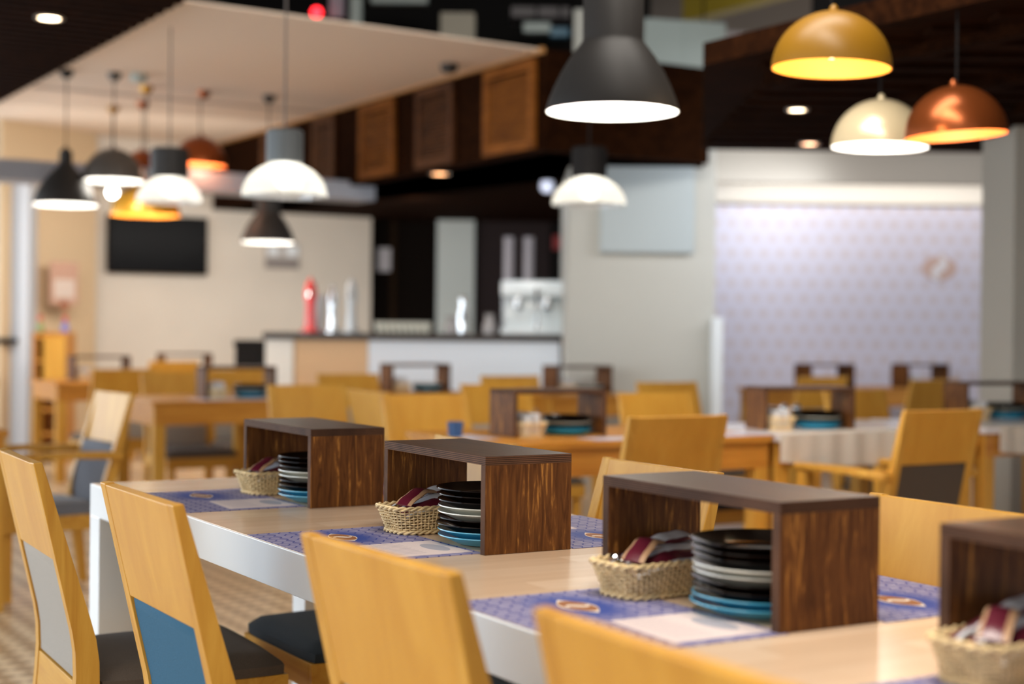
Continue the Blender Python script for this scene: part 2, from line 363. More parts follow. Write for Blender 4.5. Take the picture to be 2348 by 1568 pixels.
# ------------------------------------------------------------------ placemats
def mat_mat():
    m = bpy.data.materials.new('placemat_print'); m.use_nodes = True; nt = m.node_tree; b = nt.nodes['Principled BSDF']
    tc = nt.nodes.new('ShaderNodeTexCoord')
    br = nt.nodes.new('ShaderNodeTexBrick'); br.inputs['Scale'].default_value = 1; br.inputs['Brick Width'].default_value = .034; br.inputs['Row Height'].default_value = .024
    br.inputs['Mortar Size'].default_value = .0022; br.inputs['Mortar Smooth'].default_value = .3; br.inputs['Color1'].default_value = (.26, .24, .37, 1); br.inputs['Color2'].default_value = (.31, .285, .41, 1); br.inputs['Mortar'].default_value = (.055, .06, .24, 1)
    # wavy rows
    n = nt.nodes.new('ShaderNodeTexWave'); n.inputs['Scale'].default_value = 9.24; n.bands_direction = 'X'; n.wave_profile = 'SIN'; nt.links.new(tc.outputs['Object'], n.inputs['Vector'])
    cx = nt.nodes.new('ShaderNodeCombineXYZ'); ml = nt.nodes.new('ShaderNodeMath'); ml.operation = 'MULTIPLY'; ml.inputs[1].default_value = .009
    nt.links.new(n.outputs[1], ml.inputs[0]); nt.links.new(ml.outputs[0], cx.inputs[1])
    ad = nt.nodes.new('ShaderNodeVectorMath'); nt.links.new(tc.outputs['Object'], ad.inputs[0]); nt.links.new(cx.outputs[0], ad.inputs[1]); nt.links.new(ad.outputs[0], br.inputs[0])
    # dark halo round the emblem
    mp = nt.nodes.new('ShaderNodeMapping'); mp.vector_type = 'POINT'; mp.inputs['Location'].default_value = (-.125*9, -.16*13, 0); mp.inputs['Scale'].default_value = (9, 13, 0)
    nt.links.new(tc.outputs['Object'], mp.inputs[0]); ln = nt.nodes.new('ShaderNodeVectorMath'); ln.operation = 'LENGTH'; nt.links.new(mp.outputs[0], ln.inputs[0])
    mr = nt.nodes.new('ShaderNodeMapRange'); mr.inputs[1].default_value = .55; mr.inputs[2].default_value = 1.15; nt.links.new(ln.outputs['Value'], mr.inputs[0])
    mx = nt.nodes.new('ShaderNodeMix'); mx.data_type = 'RGBA'; mx.inputs[6].default_value = (.05, .08, .30, 1); nt.links.new(mr.outputs[0], mx.inputs[0]); nt.links.new(br.outputs[0], mx.inputs[7])
    nt.links.new(mx.outputs[2], b.inputs['Base Color']); b.inputs['Roughness'].default_value = .6; b.inputs['Specular IOR Level'].default_value = .15; return m
MATM = mat_mat()
PANM = mat('placemat_panel', (.72, .60, .57), .6, spec=.15)
EMB = mat('emblem_brown', (.32, .13, .055), .6, spec=.15); CREAM = mat('emblem_cream', (.80, .68, .55), .6, spec=.15); INK = mat('ink', (.20, .18, .28), .6); SKETCH = mat('sketch_grey', (.40, .38, .42), .6)
def s_curve(bm, cx, cy, sx, sy, r, z):
    """letter S, flat, drawn as a ribbon"""
    pts = []
    for i in range(25):
        t_ = i/24; ang = t_*2*PI
        pts.append((cx + sx*math.sin(ang)*(.9), cy + sy*(1 - 2*t_)))
    pr = None
    for i, p in enumerate(pts):
        a_ = pts[max(i-1, 0)]; b__ = pts[min(i+1, 24)]; d = Vector((b__[0]-a_[0], b__[1]-a_[1])).normalized(); n = Vector((-d.y, d.x))*r*(.35 + .65*math.sin(PI*i/24))
        q = (bm.verts.new((p[0]+n.x, p[1]+n.y, z)), bm.verts.new((p[0]-n.x, p[1]-n.y, z)))
        if pr: bm.faces.new((pr[0], q[0], q[1], pr[1]))
        pr = q
def ell(bm, cx, cy, rx, ry, z, z1=None, n=32):
    bm_prism(bm, [(cx + rx*math.cos(2*PI*i/n), cy + ry*math.sin(2*PI*i/n)) for i in range(n)], z, z1 or z + .0003, 'z')
def eye_shape(bm, cx, cy, L, H_, z, z1):
    pts = [(cx - L + 2*L*i/16, cy + H_*math.sin(PI*i/16)) for i in range(17)] + [(cx + L - 2*L*i/16, cy - H_*math.sin(PI*i/16)) for i in range(1, 16)]
    bm_prism(bm, pts, z, z1, 'z')
MW, MH = .45, .31
m_sheet = mesh('mat_sheet', lambda bm: bm_box(bm, 0, MW, 0, MH, 0, .0008), MATM)
m_panel = mesh('mat_panel', lambda bm: bm_prism(bm, [(.25, .135), (.425, .125), (.425, .30), (.25, .30)], .0008, .0011, 'z'), PANM)
def lines(bm):
    for i in range(9): bm_box(bm, .262 + .0165*i, .2632 + .0165*i, .145, .215, .0011, .0012)
m_lines = mesh('mat_lines', lines, INK)
m_sk = mesh('mat_sketch', lambda bm: ell(bm, .34, .262, .05, .022, .0011, .0012), SKETCH)
m_eye = mesh('mat_emblem', lambda bm: eye_shape(bm, .125, .16, .060, .028, .0008, .0011), CREAM)
m_ov = mesh('mat_oval', lambda bm: ell(bm, .125, .16, .046, .024, .0011, .0013), EMB)
m_s = mesh('mat_s', lambda bm: s_curve(bm, .125, .16, .009, .019, .0065, .0014), CREAM, fix=False)
def placemat(u, v, rz, label):
    m_ = thing('placemat', label, 'placemat', W(u, v, .7502), rz, 'printed placemats on the long table')
    obj('mat_sheet', m_sheet, m_); p = obj('text_panel', m_panel, m_); obj('text_lines', m_lines, p); obj('sketch', m_sk, p)
    e = obj('emblem', m_eye, m_); obj('emblem_oval', m_ov, e); obj('emblem_letter', m_s, e)
for u, l in ((.31, 'beside the farthest left chair'), (1.175, 'in front of the middle wooden holder'), (2.06, 'in front of the nearest holder'), (2.80, 'at the bottom edge')):
    placemat(u, .004, RZ0, 'blue placemat on the left of the white table, ' + l)
for u, l in ((.78, 'behind the far wooden holder'), (1.65, 'behind the middle wooden holder'), (2.51, 'between the two nearest wooden holders'), (3.25, 'behind the rightmost holder')):
    placemat(u, .816, RZ0 + PI, 'blue placemat on the right of the white table, ' + l)
# ------------------------------------------------------------------ wooden holders
HL, HD, HH, TH = .449, .196, .190, .0175
def faces_mat(bm, ax_e, hi):
    """edge faces -> slot 1, broad faces -> slot 0"""
    bm.normal_update()
    for f in bm.faces:
        f.material_index = 0 if abs(f.normal[ax_e]) > .9 else 1
def top_fn(bm): bm_box(bm, 0, HL, 0, HD, HH-TH, HH, .0008); bm.normal_update(); [setattr(f, 'material_index', 0 if abs(f.normal.z) > .9 else 1) for f in bm.faces]
def side_fn(x0):
    def f(bm):
        bm_box(bm, x0, x0+TH, 0, HD, 0, HH-TH, .0008); bm.normal_update(); [setattr(q, 'material_index', 0 if abs(q.normal.x) > .9 else 1) for q in bm.faces]
    return f
h_top = mesh('holder_top', top_fn, [WALNUTT, PLYZ]); h_s1 = mesh('holder_side_a', side_fn(0), [WALNUT, PLYX]); h_s2 = mesh('holder_side_b', side_fn(HL-TH), [WALNUT, PLYX])
def holder(loc, rz, label, group='stained plywood table holders'):
    o = thing('wooden_holder', label, 'holder', loc, rz, group)
    obj('top_panel', h_top, o); obj('side_panel', h_s1, o); obj('side_panel', h_s2, o); return o
# plates
def plate_prof(R=.112):
    return [(0, .004), (.060, .004), (.075, .006), (R-.004, .0185), (R, .0195), (R+.0005, .0175), (R-.004, .0155), (.078, .002), (.074, 0), (.060, 0), (.058, .0015), (0, .0015)]
def plate_me(m, R=.112): return cm(('plate', m.name, R), lambda: mesh('plate', lambda bm: bm_lathe(bm, plate_prof(R), 64), m, True))
ORD = ['bottom', 'second from the bottom', 'third from the bottom', 'fourth from the bottom', 'fifth from the bottom', 'sixth from the bottom', 'seventh from the bottom', 'eighth from the bottom', 'topmost']
ORD = [x.replace('from the bottom', 'from bottom') for x in ORD]
SEQ = [CERB, CERB, CERD, CERD, CERW, CERW, CERD, CERD, CERD]
CN = {CERB.name: 'turquoise blue', CERD.name: 'glossy black-brown', CERW.name: 'off-white'}
def plates(base, where, seq=SEQ, pitch=.0118, jit=.003, R=.112, group=None):
    n = len(seq)
    for i, m in enumerate(seq):
        o = obj('plate', plate_me(m, R), None, base + Vector((random.uniform(-jit, jit), random.uniform(-jit, jit), i*pitch)), (0, 0, random.random()*6))
        tag(o, f"{CN[m.name]} plate, {'topmost' if i == n-1 else ORD[i]}, {where}", 'plate', group or 'stacked plates ' + where)
# wicker basket
def basket_path(L, Wd, r, n=72):
    pts = []
    per = []
    for cx, cy, a0 in ((L/2-r, Wd/2-r, 0), (-(L/2-r), Wd/2-r, PI/2), (-(L/2-r), -(Wd/2-r), PI), (L/2-r, -(Wd/2-r), 3*PI/2)):
        for k in range(7): a_ = a0 + PI/2*k/6; per.append(Vector((cx + r*math.cos(a_), cy + r*math.sin(a_), 0)))
    per.append(per[0]); seg = [(per[i+1]-per[i]).length for i in range(len(per)-1)]; T_ = sum(seg); out = []
    for j in range(n):
        d = T_*j/n; i = 0
        while d > seg[i]: d -= seg[i]; i += 1
        out.append(per[i].lerp(per[i+1], d/seg[i]))
    return out
def basket_mesh(L=.20, Wd=.095, H=.055):
    N = 64
    def weave(bm):
        rows = 9
        for k in range(rows):
            f = k/(rows-1); s = 1 + .16*f; path = basket_path(L*s, Wd*s + .004*f, .03, N*2)
            c = []
            for j, p in enumerate(path):
                n = Vector((p.x/(L*s/2)**2, p.y/(Wd*s/2)**2, 0)).normalized()
                off = .0022*math.cos(PI*(j/2 + k)); c.append(p + n*off + Vector((0, 0, .005 + (H-.008)*f + .0008*math.sin(j*.7+k))))
            c.append(c[0].copy()); bm_tube(bm, c, .0018, 6, cap=False)
        for ph in (0, PI):                                   # braided rim and foot
            for (f, zz, rr, am) in ((1, H, .0030, .0028), (0, .004, .0028, .0024)):
                s = 1 + .16*f; path = basket_path(L*s + .003, Wd*s + .005, .03, N*4); c = []
                for j, p in enumerate(path):
                    n = Vector((p.x, p.y, 0)).normalized(); a_ = j*.42 + ph
                    c.append(p + n*am*math.cos(a_) + Vector((0, 0, zz + am*math.sin(a_))))
                c.append(c[0].copy()); bm_tube(bm, c, rr, 6, cap=False)
    def stakes(bm):
        b0 = basket_path(L, Wd, .03, N); b1 = basket_path(L*1.16, Wd*1.16 + .004, .03, N)
        for p, q in zip(b0, b1): bm_tube(bm, [p + Vector((0, 0, .003)), q + Vector((0, 0, H))], .0016, 5)
    def base(bm):
        for k in range(12):
            y = -Wd/2 + .006 + (Wd-.012)*k/11; bm_tube(bm, [(-L/2+.006, y, .004), (L/2-.006, y, .004)], .0035, 6)
    return mesh('weave', weave, WICK, True), mesh('stakes', stakes, WICK, True), mesh('base', base, WICK, True)
BM_ = basket_mesh()
def basket(loc, rz, label, full=True):
    o = thing('wicker_basket', label, 'basket', loc, rz, 'small wicker baskets under the holders')
    obj('weave', BM_[0], o); obj('stakes', BM_[1], o); obj('basket_base', BM_[2], o); return o
# sachets / cutlery sleeves
def sleeve_mesh(L, Wd, Tk, bend):
    def f(bm):
        n = 14; rows = []
        for i in range(n+1):
            t_ = i/n; x = -L/2 + L*t_; z = bend*math.sin(PI*t_) + .0015*math.sin(t_*17); th = Tk*(.25 + .75*math.sin(PI*min(1, max(0, t_)))**.6)
            r = []
            for k in range(9):
                a_ = 2*PI*k/9*1.0; r.append(bm.verts.new((x, Wd/2*math.cos(a_), z + th/2*math.sin(a_))))
            rows.append(r)
        for a_, b in zip(rows[:-1], rows[1:]):
            for k in range(9): bm.faces.new((a_[k], a_[(k+1) % 9], b[(k+1) % 9], b[k]))
        bm.faces.new(rows[0][::-1]); bm.faces.new(rows[-1])
        bm.normal_update()
        for fc in bm.faces:
            c = fc.calc_center_median(); fc.material_index = 1 if abs(c.y) > Wd*.24 else 0
    return f
SL = [mesh('sleeve', sleeve_mesh(.185, .040, .008, .012), [BURG, WPAP], True), mesh('sleeve', sleeve_mesh(.17, .036, .007, .018), [WPAP, BURG], True),
      mesh('sleeve', sleeve_mesh(.18, .030, .007, .008), [BURG, TANP], True), mesh('sleeve', sleeve_mesh(.15, .040, .010, .02), [BURG, TANP], True)]
def sleeves(o, where, spec):
    for i, (k, x, y, z, rz, ry, rx, nm) in enumerate(spec):
        c, s = math.cos(o.rotation_euler.z), math.sin(o.rotation_euler.z)
        q = obj('paper_sachet', SL[k], None, o.location + Vector((c*x - s*y, s*x + c*y, z)), None)
        q.rotation_mode = 'XYZ'; q.rotation_euler = (Matrix.Rotation(o.rotation_euler.z + rz, 3, 'Z') @ Matrix.Rotation(ry, 3, 'Y') @ Matrix.Rotation(rx, 3, 'X')).to_euler()
        tag(q, f'{nm}, in the basket {where}', 'sachet', 'sachets in the basket ' + where)
SPEC = [(0, -.004, -.030, .051, .04, -.08, .5, 'burgundy sachet at the near side'), (1, .006, -.012, .055, -.07, -.10, .35, 'striped sachet in the front middle'),
        (2, .002, .008, .058, .06, -.13, .2, 'burgundy and tan sachet'), (0, .000, .028, .060, -.05, -.12, -.3, 'burgundy sachet at the back'),
        (3, -.030, .000, .066, .5, -.05, .1, 'short burgundy and tan sachet on top'), (1, .020, .018, .068, .12, -.16, .4, 'glossy white sachet leaning on top')]
RW = RZ0 + PI/2                                             # local x along V
def R2(rz, x, y): return Vector((math.cos(rz)*x - math.sin(rz)*y, math.sin(rz)*x + math.cos(rz)*y, 0))
HOLD = [(.355, .308, 'far', 'under the far white-table holder'), (1.202, .306, 'middle', 'under the sharp middle holder'), (2.055, .298, 'near', 'under the nearest full holder'), (2.775, .335, 'right', 'under the rightmost cropped holder')]
HLAB = ['brown stained plywood holder on the far end of the white table', 'brown plywood holder in sharp focus in the middle of the white table', 'dark brown plywood holder, nearest fully visible one on the white table', 'dark plywood holder cropped by the right edge of the photo']
for i, (u, v, k, wh) in enumerate(HOLD):
    rz = RZ0 + (-.006, -.010, .006, 0)[i]
    holder(W(u, v, .7503), rz, HLAB[i])
    if i < 3:
        plates(W(u + .302, v + .098, .7516), wh)
    b = basket(W(u + .082, v + (.075, .078, .062, .05)[i], .7516), RW + (.10, .06, .12, .1)[i], 'pale wicker basket of paper sachets ' + wh)
    sleeves(b, wh, SPEC)
for i, (dx, dz) in enumerate(((-.096, .062), (-.090, .064))):
    b0 = W(2.055+.082, .298+.062, .7516)
    def spoon(bm):
        bm_lathe(bm, [(0, .006), (.007, .004), (.010, 0), (.007, -.004), (0, -.006)], 16)
        bm_tube(bm, [(.006, 0, 0), (.09, 0, .004)], .003, 8)
    q = obj('spoon', mesh('spoon', spoon, CHROME, True), None, b0 + R2(RW + .12, dx, -.012 + .026*i) + Vector((0, 0, dz)), (0, -.1, RW + .12 + .1*i))
    tag(q, ('shiny metal spoon end at the front corner' if i == 0 else 'shiny metal spoon end beside the first spoon') + ' of the nearest full basket', 'spoon', 'spoons in the nearest full basket')
# ------------------------------------------------------------------ chairs
CW = .44
outer = [(-.27, 0), (-.245, .25), (-.2375, .34), (-.234, .40), (-.236, .455), (-.243, .50), (-.331, .88)]
inner = [(-.311, .882), (-.204, .53), (-.190, .48), (-.183, .43), (-.182, .38), (-.186, .33), (-.196, .25), (-.232, 0)]
def stile(x0, x1): return lambda bm: bm_prism(bm, outer + inner, x0, x1, 'x', .0025)
def yo(z):
    for (a0, z0), (a1, z1) in zip(outer[:-1], outer[1:]):
        if z0 <= z <= z1: return a0 + (a1-a0)*(z-z0)/(z1-z0)
def backslab(x0, x1, z0, z1, d0, d1, bev=.002, n=5):
    def f(bm):
        zz = [z0 + (z1-z0)*i/n for i in range(n+1)]
        poly = [(yo(z) + d0, z) for z in zz] + [(yo(z) + d1, z + .002) for z in zz[::-1]]
        bm_prism(bm, poly, x0, x1, 'x', bev)
    return f
def cushion(w2, d0, d1, z0, z1):
    def f(bm):
        n = 14; top = []
        for i in range(n+1):
            r = []
            for j in range(n+1):
                a_, b = -1 + 2*i/n, -1 + 2*j/n
                e = 1 - max(abs(a_)**7, abs(b)**7); ra = 1 - .045*abs(b)**6; rb = 1 - .045*abs(a_)**6
                x = w2*a_*ra*(1 - .04*(b < 0)*abs(b)); y = (d0+d1)/2 + (d1-d0)/2*b*rb
                r.append(bm.verts.new((x, y, z0 + .022 + (z1-z0-.022)*(e**.5 if e > 0 else 0)*(1 - .12*(a_*a_ + b*b)))))
            top.append(r)
        for i in range(n):
            for j in range(n): bm.faces.new((top[i][j], top[i+1][j], top[i+1][j+1], top[i][j+1]))
        loop = [top[i][0] for i in range(n)] + [top[n][j] for j in range(n)] + [top[i][n] for i in range(n, 0, -1)] + [top[0][j] for j in range(n, 0, -1)]
        lo = [bm.verts.new((v.co.x*.99, v.co.y, z0)) for v in loop]; m_ = len(loop)
        for i in range(m_): bm.faces.new((loop[i], loop[(i+1) % m_], lo[(i+1) % m_], lo[i]))
        bm.faces.new(lo)
    return f
h2 = CW/2
def chair(loc, rz, label, pad=GREYF, seat=DGREYF, arms=False, group='beech dining chairs', name='dining_chair'):
    c = thing(name, label, 'chair', loc, rz, group)
    P = lambda nm, key, fn: obj(nm, cm(key, fn), c)
    P('back_post', 'pl', lambda: mesh('back_post', stile(-h2, -h2+.034), BEECH)); P('back_post', 'pr', lambda: mesh('back_post', stile(h2-.034, h2), BEECH))
    P('back_panel', 'bp', lambda: mesh('back_panel', backslab(-h2+.034, h2-.034, .660, .878, .0006, .022), BEECHP))
    P('back_pad', ('pad', pad.name), lambda: mesh('back_pad', backslab(-h2+.036, h2-.036, .388, .658, .005, .038, .004, 12), pad, True))
    P('bottom_rail', 'br', lambda: mesh('bottom_rail', backslab(-h2+.034, h2-.034, .300, .384, .002, .026), BEECHX))
    P('seat', ('seat', seat.name), lambda: mesh('seat', cushion(.235, -.185, .262, .362, .418), seat, True))
    def fr(bm):
        bm_box(bm, -.228, -.208, -.18, .262, .295, .361, .002); bm_box(bm, .208, .228, -.18, .262, .295, .361, .002); bm_box(bm, -.208, .208, .242, .262, .295, .361, .002); bm_box(bm, -.208, .208, -.18, .242, .345, .361)
    P('seat_frame', 'fr', lambda: mesh('seat_frame', fr, BEECHX))
    top = .60 if arms else .344
    for s in (-1, 1):
        x0, x1 = sorted((s*.168, s*.2075))
        P('leg', ('leg', s, arms), lambda: mesh('leg', lambda bm: bm_prism(bm, [(x0, .202), (x1, .202), (x1, .2415), (x0, .2415)], 0, top, 'z', .003), BEECH))
        if arms:
            P('armrest', ('arm', s), lambda: mesh('armrest', lambda bm: bm_prism(bm, [(-.262, .595), (-.262, .63), (.0, .638), (.265, .632), (.275, .615), (.265, .602), (0, .61)], *sorted((s*.222, s*.268)), 'x', .006), BEECH, True))
            P('arm_block', ('armb', s), lambda: mesh('arm_block', lambda bm: bm_box(bm, *sorted((s*.229, s*.262)), .205, .255, .30, .60, .003), BEECH))
    return c
G1 = 'beech chairs around the white table'
chair(W(.575, -.002), RZ0 - .04, 'beech chair with pale grey back pad, leftmost at the white table', GREYF, DGREYF, group=G1)
chair(W(1.455, .008), RZ0, 'beech chair with blue back pad, tucked at the white table', BLUEF, DGREYF, group=G1)
chair(W(2.295, .072), RZ0 + .03, 'blurred beech chair in front of the middle holder, bottom centre', GREYF, DGREYF, group=G1)
chair(W(2.995, .045), RZ0 - .03, 'very near blurred beech chair cropped by the bottom edge', GREYF, DGREYF, group=G1)
chair(W(.52, .60), RZ0 + PI, 'beech chair with navy seat across the table, mostly behind the middle holder', GREYF, NAVYF, group=G1)
chair(W(1.375, .60), RZ0 + PI, 'beech chair across the table, behind the nearest full holder', GREYF, NAVYF, group=G1)
chair(W(2.26, .612), RZ0 + PI, 'beech chair across the table, seen between the two nearest holders', GREYF, NAVYF, group=G1)
BG = 'beech chairs further back in the room'
def bgchair(px, py, rz, label, pad=GREYF, seat=DGREYF, arms=False):
    p = pz(px, py, .88); o = R2(rz, 0, -.322); chair(Vector((p.x - o.x, p.y - o.y, 0)), rz, label, pad, seat, arms, BG, 'armchair' if arms else 'dining_chair')
UA, UT, VM, VP_ = RZ0 + PI/2, RZ0 - PI/2, RZ0 + PI, RZ0
bgchair(1557, 954, UA, 'large beech chair right of centre seen from behind, above the nearest holder', GREYF, DGREYF)
bgchair(2164, 940, UA, 'beech armchair with brown-grey pad on the right, arm reaching left', DGREYF, DGREYF, True)
bgchair(972, 903, UT, 'bright yellow-lit beech chair left of the middle row holder', GREYF, NAVYF)
bgchair(1500, 900, UT, 'beech chair directly behind the large central-right chair', GREYF, NAVYF)
bgchair(702, 882, UT, 'pale beech chair in front of the beige bar front', GREYF, NAVYF)
bgchair(264, 899, VM + .08, 'pale shiny beech armchair with blue-grey pad on the left', SLATEF, SLATEF, True)
bgchair(285, 846, UA, 'dark honey chair with grey pad under the television', GREYF, DGREYF)
bgchair(398, 853, UT, 'honey chair under the television beside the square wooden table', GREYF, DGREYF)
bgchair(537, 847, UT, 'honey chair behind the plates of the left wooden table', GREYF, DGREYF)
bgchair(797, 857, UT, 'pale beech chair behind the pale one, close to the bar', GREYF, NAVYF)
bgchair(1135, 880, UT, 'beech chair left of the middle row holder top, further back', GREYF, DGREYF)
bgchair(1168, 861, UT, 'beech chair further back, close to the white bar front', GREYF, DGREYF)
bgchair(1528, 876, UT, 'peach-lit beech chair in front of the column', GREYF, DGREYF)
bgchair(1958, 893, UT, 'beech chair across the white clothed table on the right', GREYF, DGREYF)
bgchair(1888, 864, UA, 'far honey chair in front of the patterned wall, left one', GREYF, DGREYF)
bgchair(2145, 870, UA, 'far honey chair in front of the patterned wall, right one', GREYF, DGREYF)
bgchair(842, 896, VP_, 'dark orange chair with grey pad seen from the side behind the far holder', DGREYF, DGREYF)
bgchair(-8, 872, VM - .2, 'beech chair at the left edge of the photo before the white partition', GREYF, DGREYF)
bgchair(400, 828, UA, 'farthest honey chair below the television', GREYF, DGREYF)
bgchair(160, 815, UT, 'far honey chair by the wooden stand', GREYF, DGREYF)
# ------------------------------------------------------------------ background tables
def table(corner, Lu, Lv, label, m_top=None, m_ap=None, ap=.11, cloth=False):
    """corner = near-left corner (world), spans +TU by Lu and +TV by Lv"""
    c = thing('dining_table', label, 'table', (corner.x, corner.y, 0), A, 'dining tables further back')
    mt = m_top or ORANGE; ma = m_ap or ORANGE                  # local: x = V, y = U
    obj('tabletop', mesh('tabletop', lambda bm: bm_box(bm, 0, Lv, 0, Lu, .722, .75, .002), mt), c)
    if ap:
        def fa(bm):
            bm_box(bm, .02, Lv-.02, .012, .035, .722-ap, .722); bm_box(bm, .02, Lv-.02, Lu-.035, Lu-.012, .722-ap, .722)
            bm_box(bm, .012, .035, .036, Lu-.036, .722-ap, .722); bm_box(bm, Lv-.035, Lv-.012, .036, Lu-.036, .722-ap, .722)
        obj('apron', mesh('apron', fa, ma), c)
    for x in (.0125, Lv-.0825):
        for y in (.0125, Lu-.0825): obj('leg', mesh('leg', lambda bm: bm_box(bm, x, x+.07, y, y+.07, 0, .7215, .003), BEECH), c)
    return c
TMW = mat('white_table_top', (.74, .71, .72), .25, coat=.3)
CLOTH = mat('valance_cloth', (.62, .57, .50), .8, noise=.05, nscale=3)
def on_t(corner, v, u, z=.7503): return Vector((corner.x, corner.y, 0)) + TV*v + TU*u + Vector((0, 0, z))
kM = pz(1150, 1019, .75); table(kM, .8, (on_line(1776, kM, TV) - Vector((kM.x, kM.y, 0))).length, 'wooden table in the middle row, behind the long white table')
def runner(kM, v0, v1, u0, u1, label):
    q = thing('placemat', label, 'placemat', on_t(kM, v0, u0, .7503), A, 'pale placemats further back')
    obj('mat_sheet', mesh('mat_sheet', lambda bm: bm_box(bm, 0, v1-v0, 0, u1-u0, 0, .0012), mat('pale_mat', (.62, .62, .74), .35, coat=.2)), q)
runner(kM, .45, 1.55, .01, .17, 'pale placemat along the front edge of the middle row table')
runner(kM, .0, .14, .25, .5, 'pale placemat at the left end of the middle row table')
kR = on_line(1784, kM, TV); kRL = (on_line(2242, kM, TV) - kR).length; table(kR, .75, kRL, 'white topped table with pale cloth valance on the right', TMW, ORANGE)
def valance(k, v0, v1, label):
    def f(bm):
        n = 40; pr = None
        for i in range(n+1):
            x = v0 + (v1-v0)*i/n; s = i/n; zb_ = .75 - .115 - .03*math.sin(PI*s)
            y = -.006 - .004*math.sin(i*1.3)
            a_ = [bm.verts.new((x, y, .752)), bm.verts.new((x, y - .004*math.sin(i*.9), zb_)), bm.verts.new((x, y + .004, zb_)), bm.verts.new((x, y + .003, .7515)), bm.verts.new((x, .14, .7515)), bm.verts.new((x, .14, .7525))]
            if pr:
                for j in range(6): bm.faces.new((pr[j], a_[j], a_[(j+1) % 6], pr[(j+1) % 6]))
            else: bm.faces.new(a_)
            pr = a_
        bm.faces.new(pr[::-1])
    o = obj('table_runner', mesh('table_runner', f, CLOTH, True), None, (k.x, k.y, 0), (0, 0, A)); tag(o, label, 'cloth', 'pale cloths hanging over table edges')
valance(kR, .02, kRL - .12, 'pale cloth hanging over the front edge of the right hand table')
kR2 = on_line(2262, kM, TV); table(kR2, .75, 1.2, 'white topped table cropped by the right edge of the photo', TMW, ORANGE)
valance(kR2, .10, 1.18, 'pale cloth hanging over the front edge of the table at the right edge')
kL = pz(350, 921, .75); table(kL, .8, .86, 'square wooden table on the left with blue plates')
runner(kL, .30, .80, .02, .3, 'pale placemat on the square wooden table on the left')
kF = pz(128, 878, .75); table(kF, .8, .8, 'far wooden table near the wooden stand')
kE = pz(20, 986, .75); kE = Vector((kE.x, kE.y, 0)) - TV*1.4; table(kE, .5, 1.4, 'wooden table cropped by the left edge of the photo')
kG = py_(880, 905, 9.9); kG.z = 0; table(kG, .6, .8, 'far wooden table before the white bar front, left one')
kH = py_(1262, 905, 9.9); kH.z = 0; table(kH, .6, .8, 'far wooden table before the white bar front, right one')
kI = py_(1830, 890, 11.4); kI.z = 0; table(kI, .7, 1.45, 'far wooden table before the patterned wall')
kJ = py_(365, 870, 13.1); kJ.z = 0; table(kJ, .6, .7, 'farthest wooden table below the television')
# background holders, plates, baskets
SEQ2 = [CERB, CERB, CERD, CERW, CERD, CERD]
def bgset(px, py, rz, where, seq=SEQ2, flip=False, D=None, bask=True):
    p = pz(px, py, .75) if D is None else py_(px, py, D)
    p = Vector((p.x, p.y, .7516)); holder(p, rz, 'brown plywood holder ' + where, 'plywood holders further back')
    if seq: plates(p + R2(rz, .31, .09), 'holder ' + where, seq, R=.105)
    if bask:
        o = thing('wicker_basket', 'pale wicker basket, holder ' + where, 'basket', p + R2(rz, .085, .075), rz + PI/2, 'small wicker baskets under the holders')
        obj('weave', BM_[0], o); obj('basket_base', BM_[2], o)
        def pk(bm): bm_box(bm, -.085, .085, -.034, -.004, .008, .095, .004); bm_box(bm, -.08, .08, .002, .034, .008, .085, .004)
        q = obj('napkins', cm('pk', lambda: mesh('napkins', pk, WPAP)), None, o.location, o.rotation_euler); tag(q, 'white napkins in the basket, holder ' + where, 'napkins', 'napkins in the far baskets')
bgset(1178, 1004, A, 'on the middle row table')
bgset(1752, 987, A - .25, 'on the white topped right hand table')
bgset(2215, 962, A - .2, 'at the right edge of the photo')
bgset(470, 913, .48, 'on the square wooden table on the left')
bgset(897, 899, .5, 'before the white bar front, left one', SEQ2[:4], D=10.35)
bgset(1276, 899, .5, 'before the white bar front, right one', SEQ2[:4], D=10.35)
bgset(1858, 884, .5, 'before the patterned wall, left one', SEQ2[:3], D=11.8)
bgset(2082, 884, .5, 'before the patterned wall, right one', SEQ2[:3], D=12.2)
bgset(170, 870, .55, 'near the wooden stand on the far left', SEQ2[:2], D=11.9)
bgset(375, 868, .55, 'below the television', None, D=13.4)
q = obj('cup', mesh('cup', lambda bm: bm_lathe(bm, [(0, 0), (.028, 0), (.034, .06), (.031, .06), (.026, .004), (0, .004)], 24), mat('cup_blue', (.03, .08, .2), .3), True), None, on_t(kM, .02, .40, .7530))
tag(q, 'small dark blue cup left of the middle row holder', 'cup')
def mill(bm): bm_lathe(bm, [(0, 0), (.07, 0), (.075, .02), (.06, .035), (.03, .05), (.026, .2), (.032, .30), (.028, .42), (.035, .48), (.03, .55), (0, .57)], 24)
p = pz(2338, 888, .75); q = obj('vase', mesh('vase', mill, mat('vase_brown', (.07, .04, .022), .5), True), None, (p.x, p.y, .7505)); tag(q, 'tall slim brown vase on the table at the right edge', 'vase')
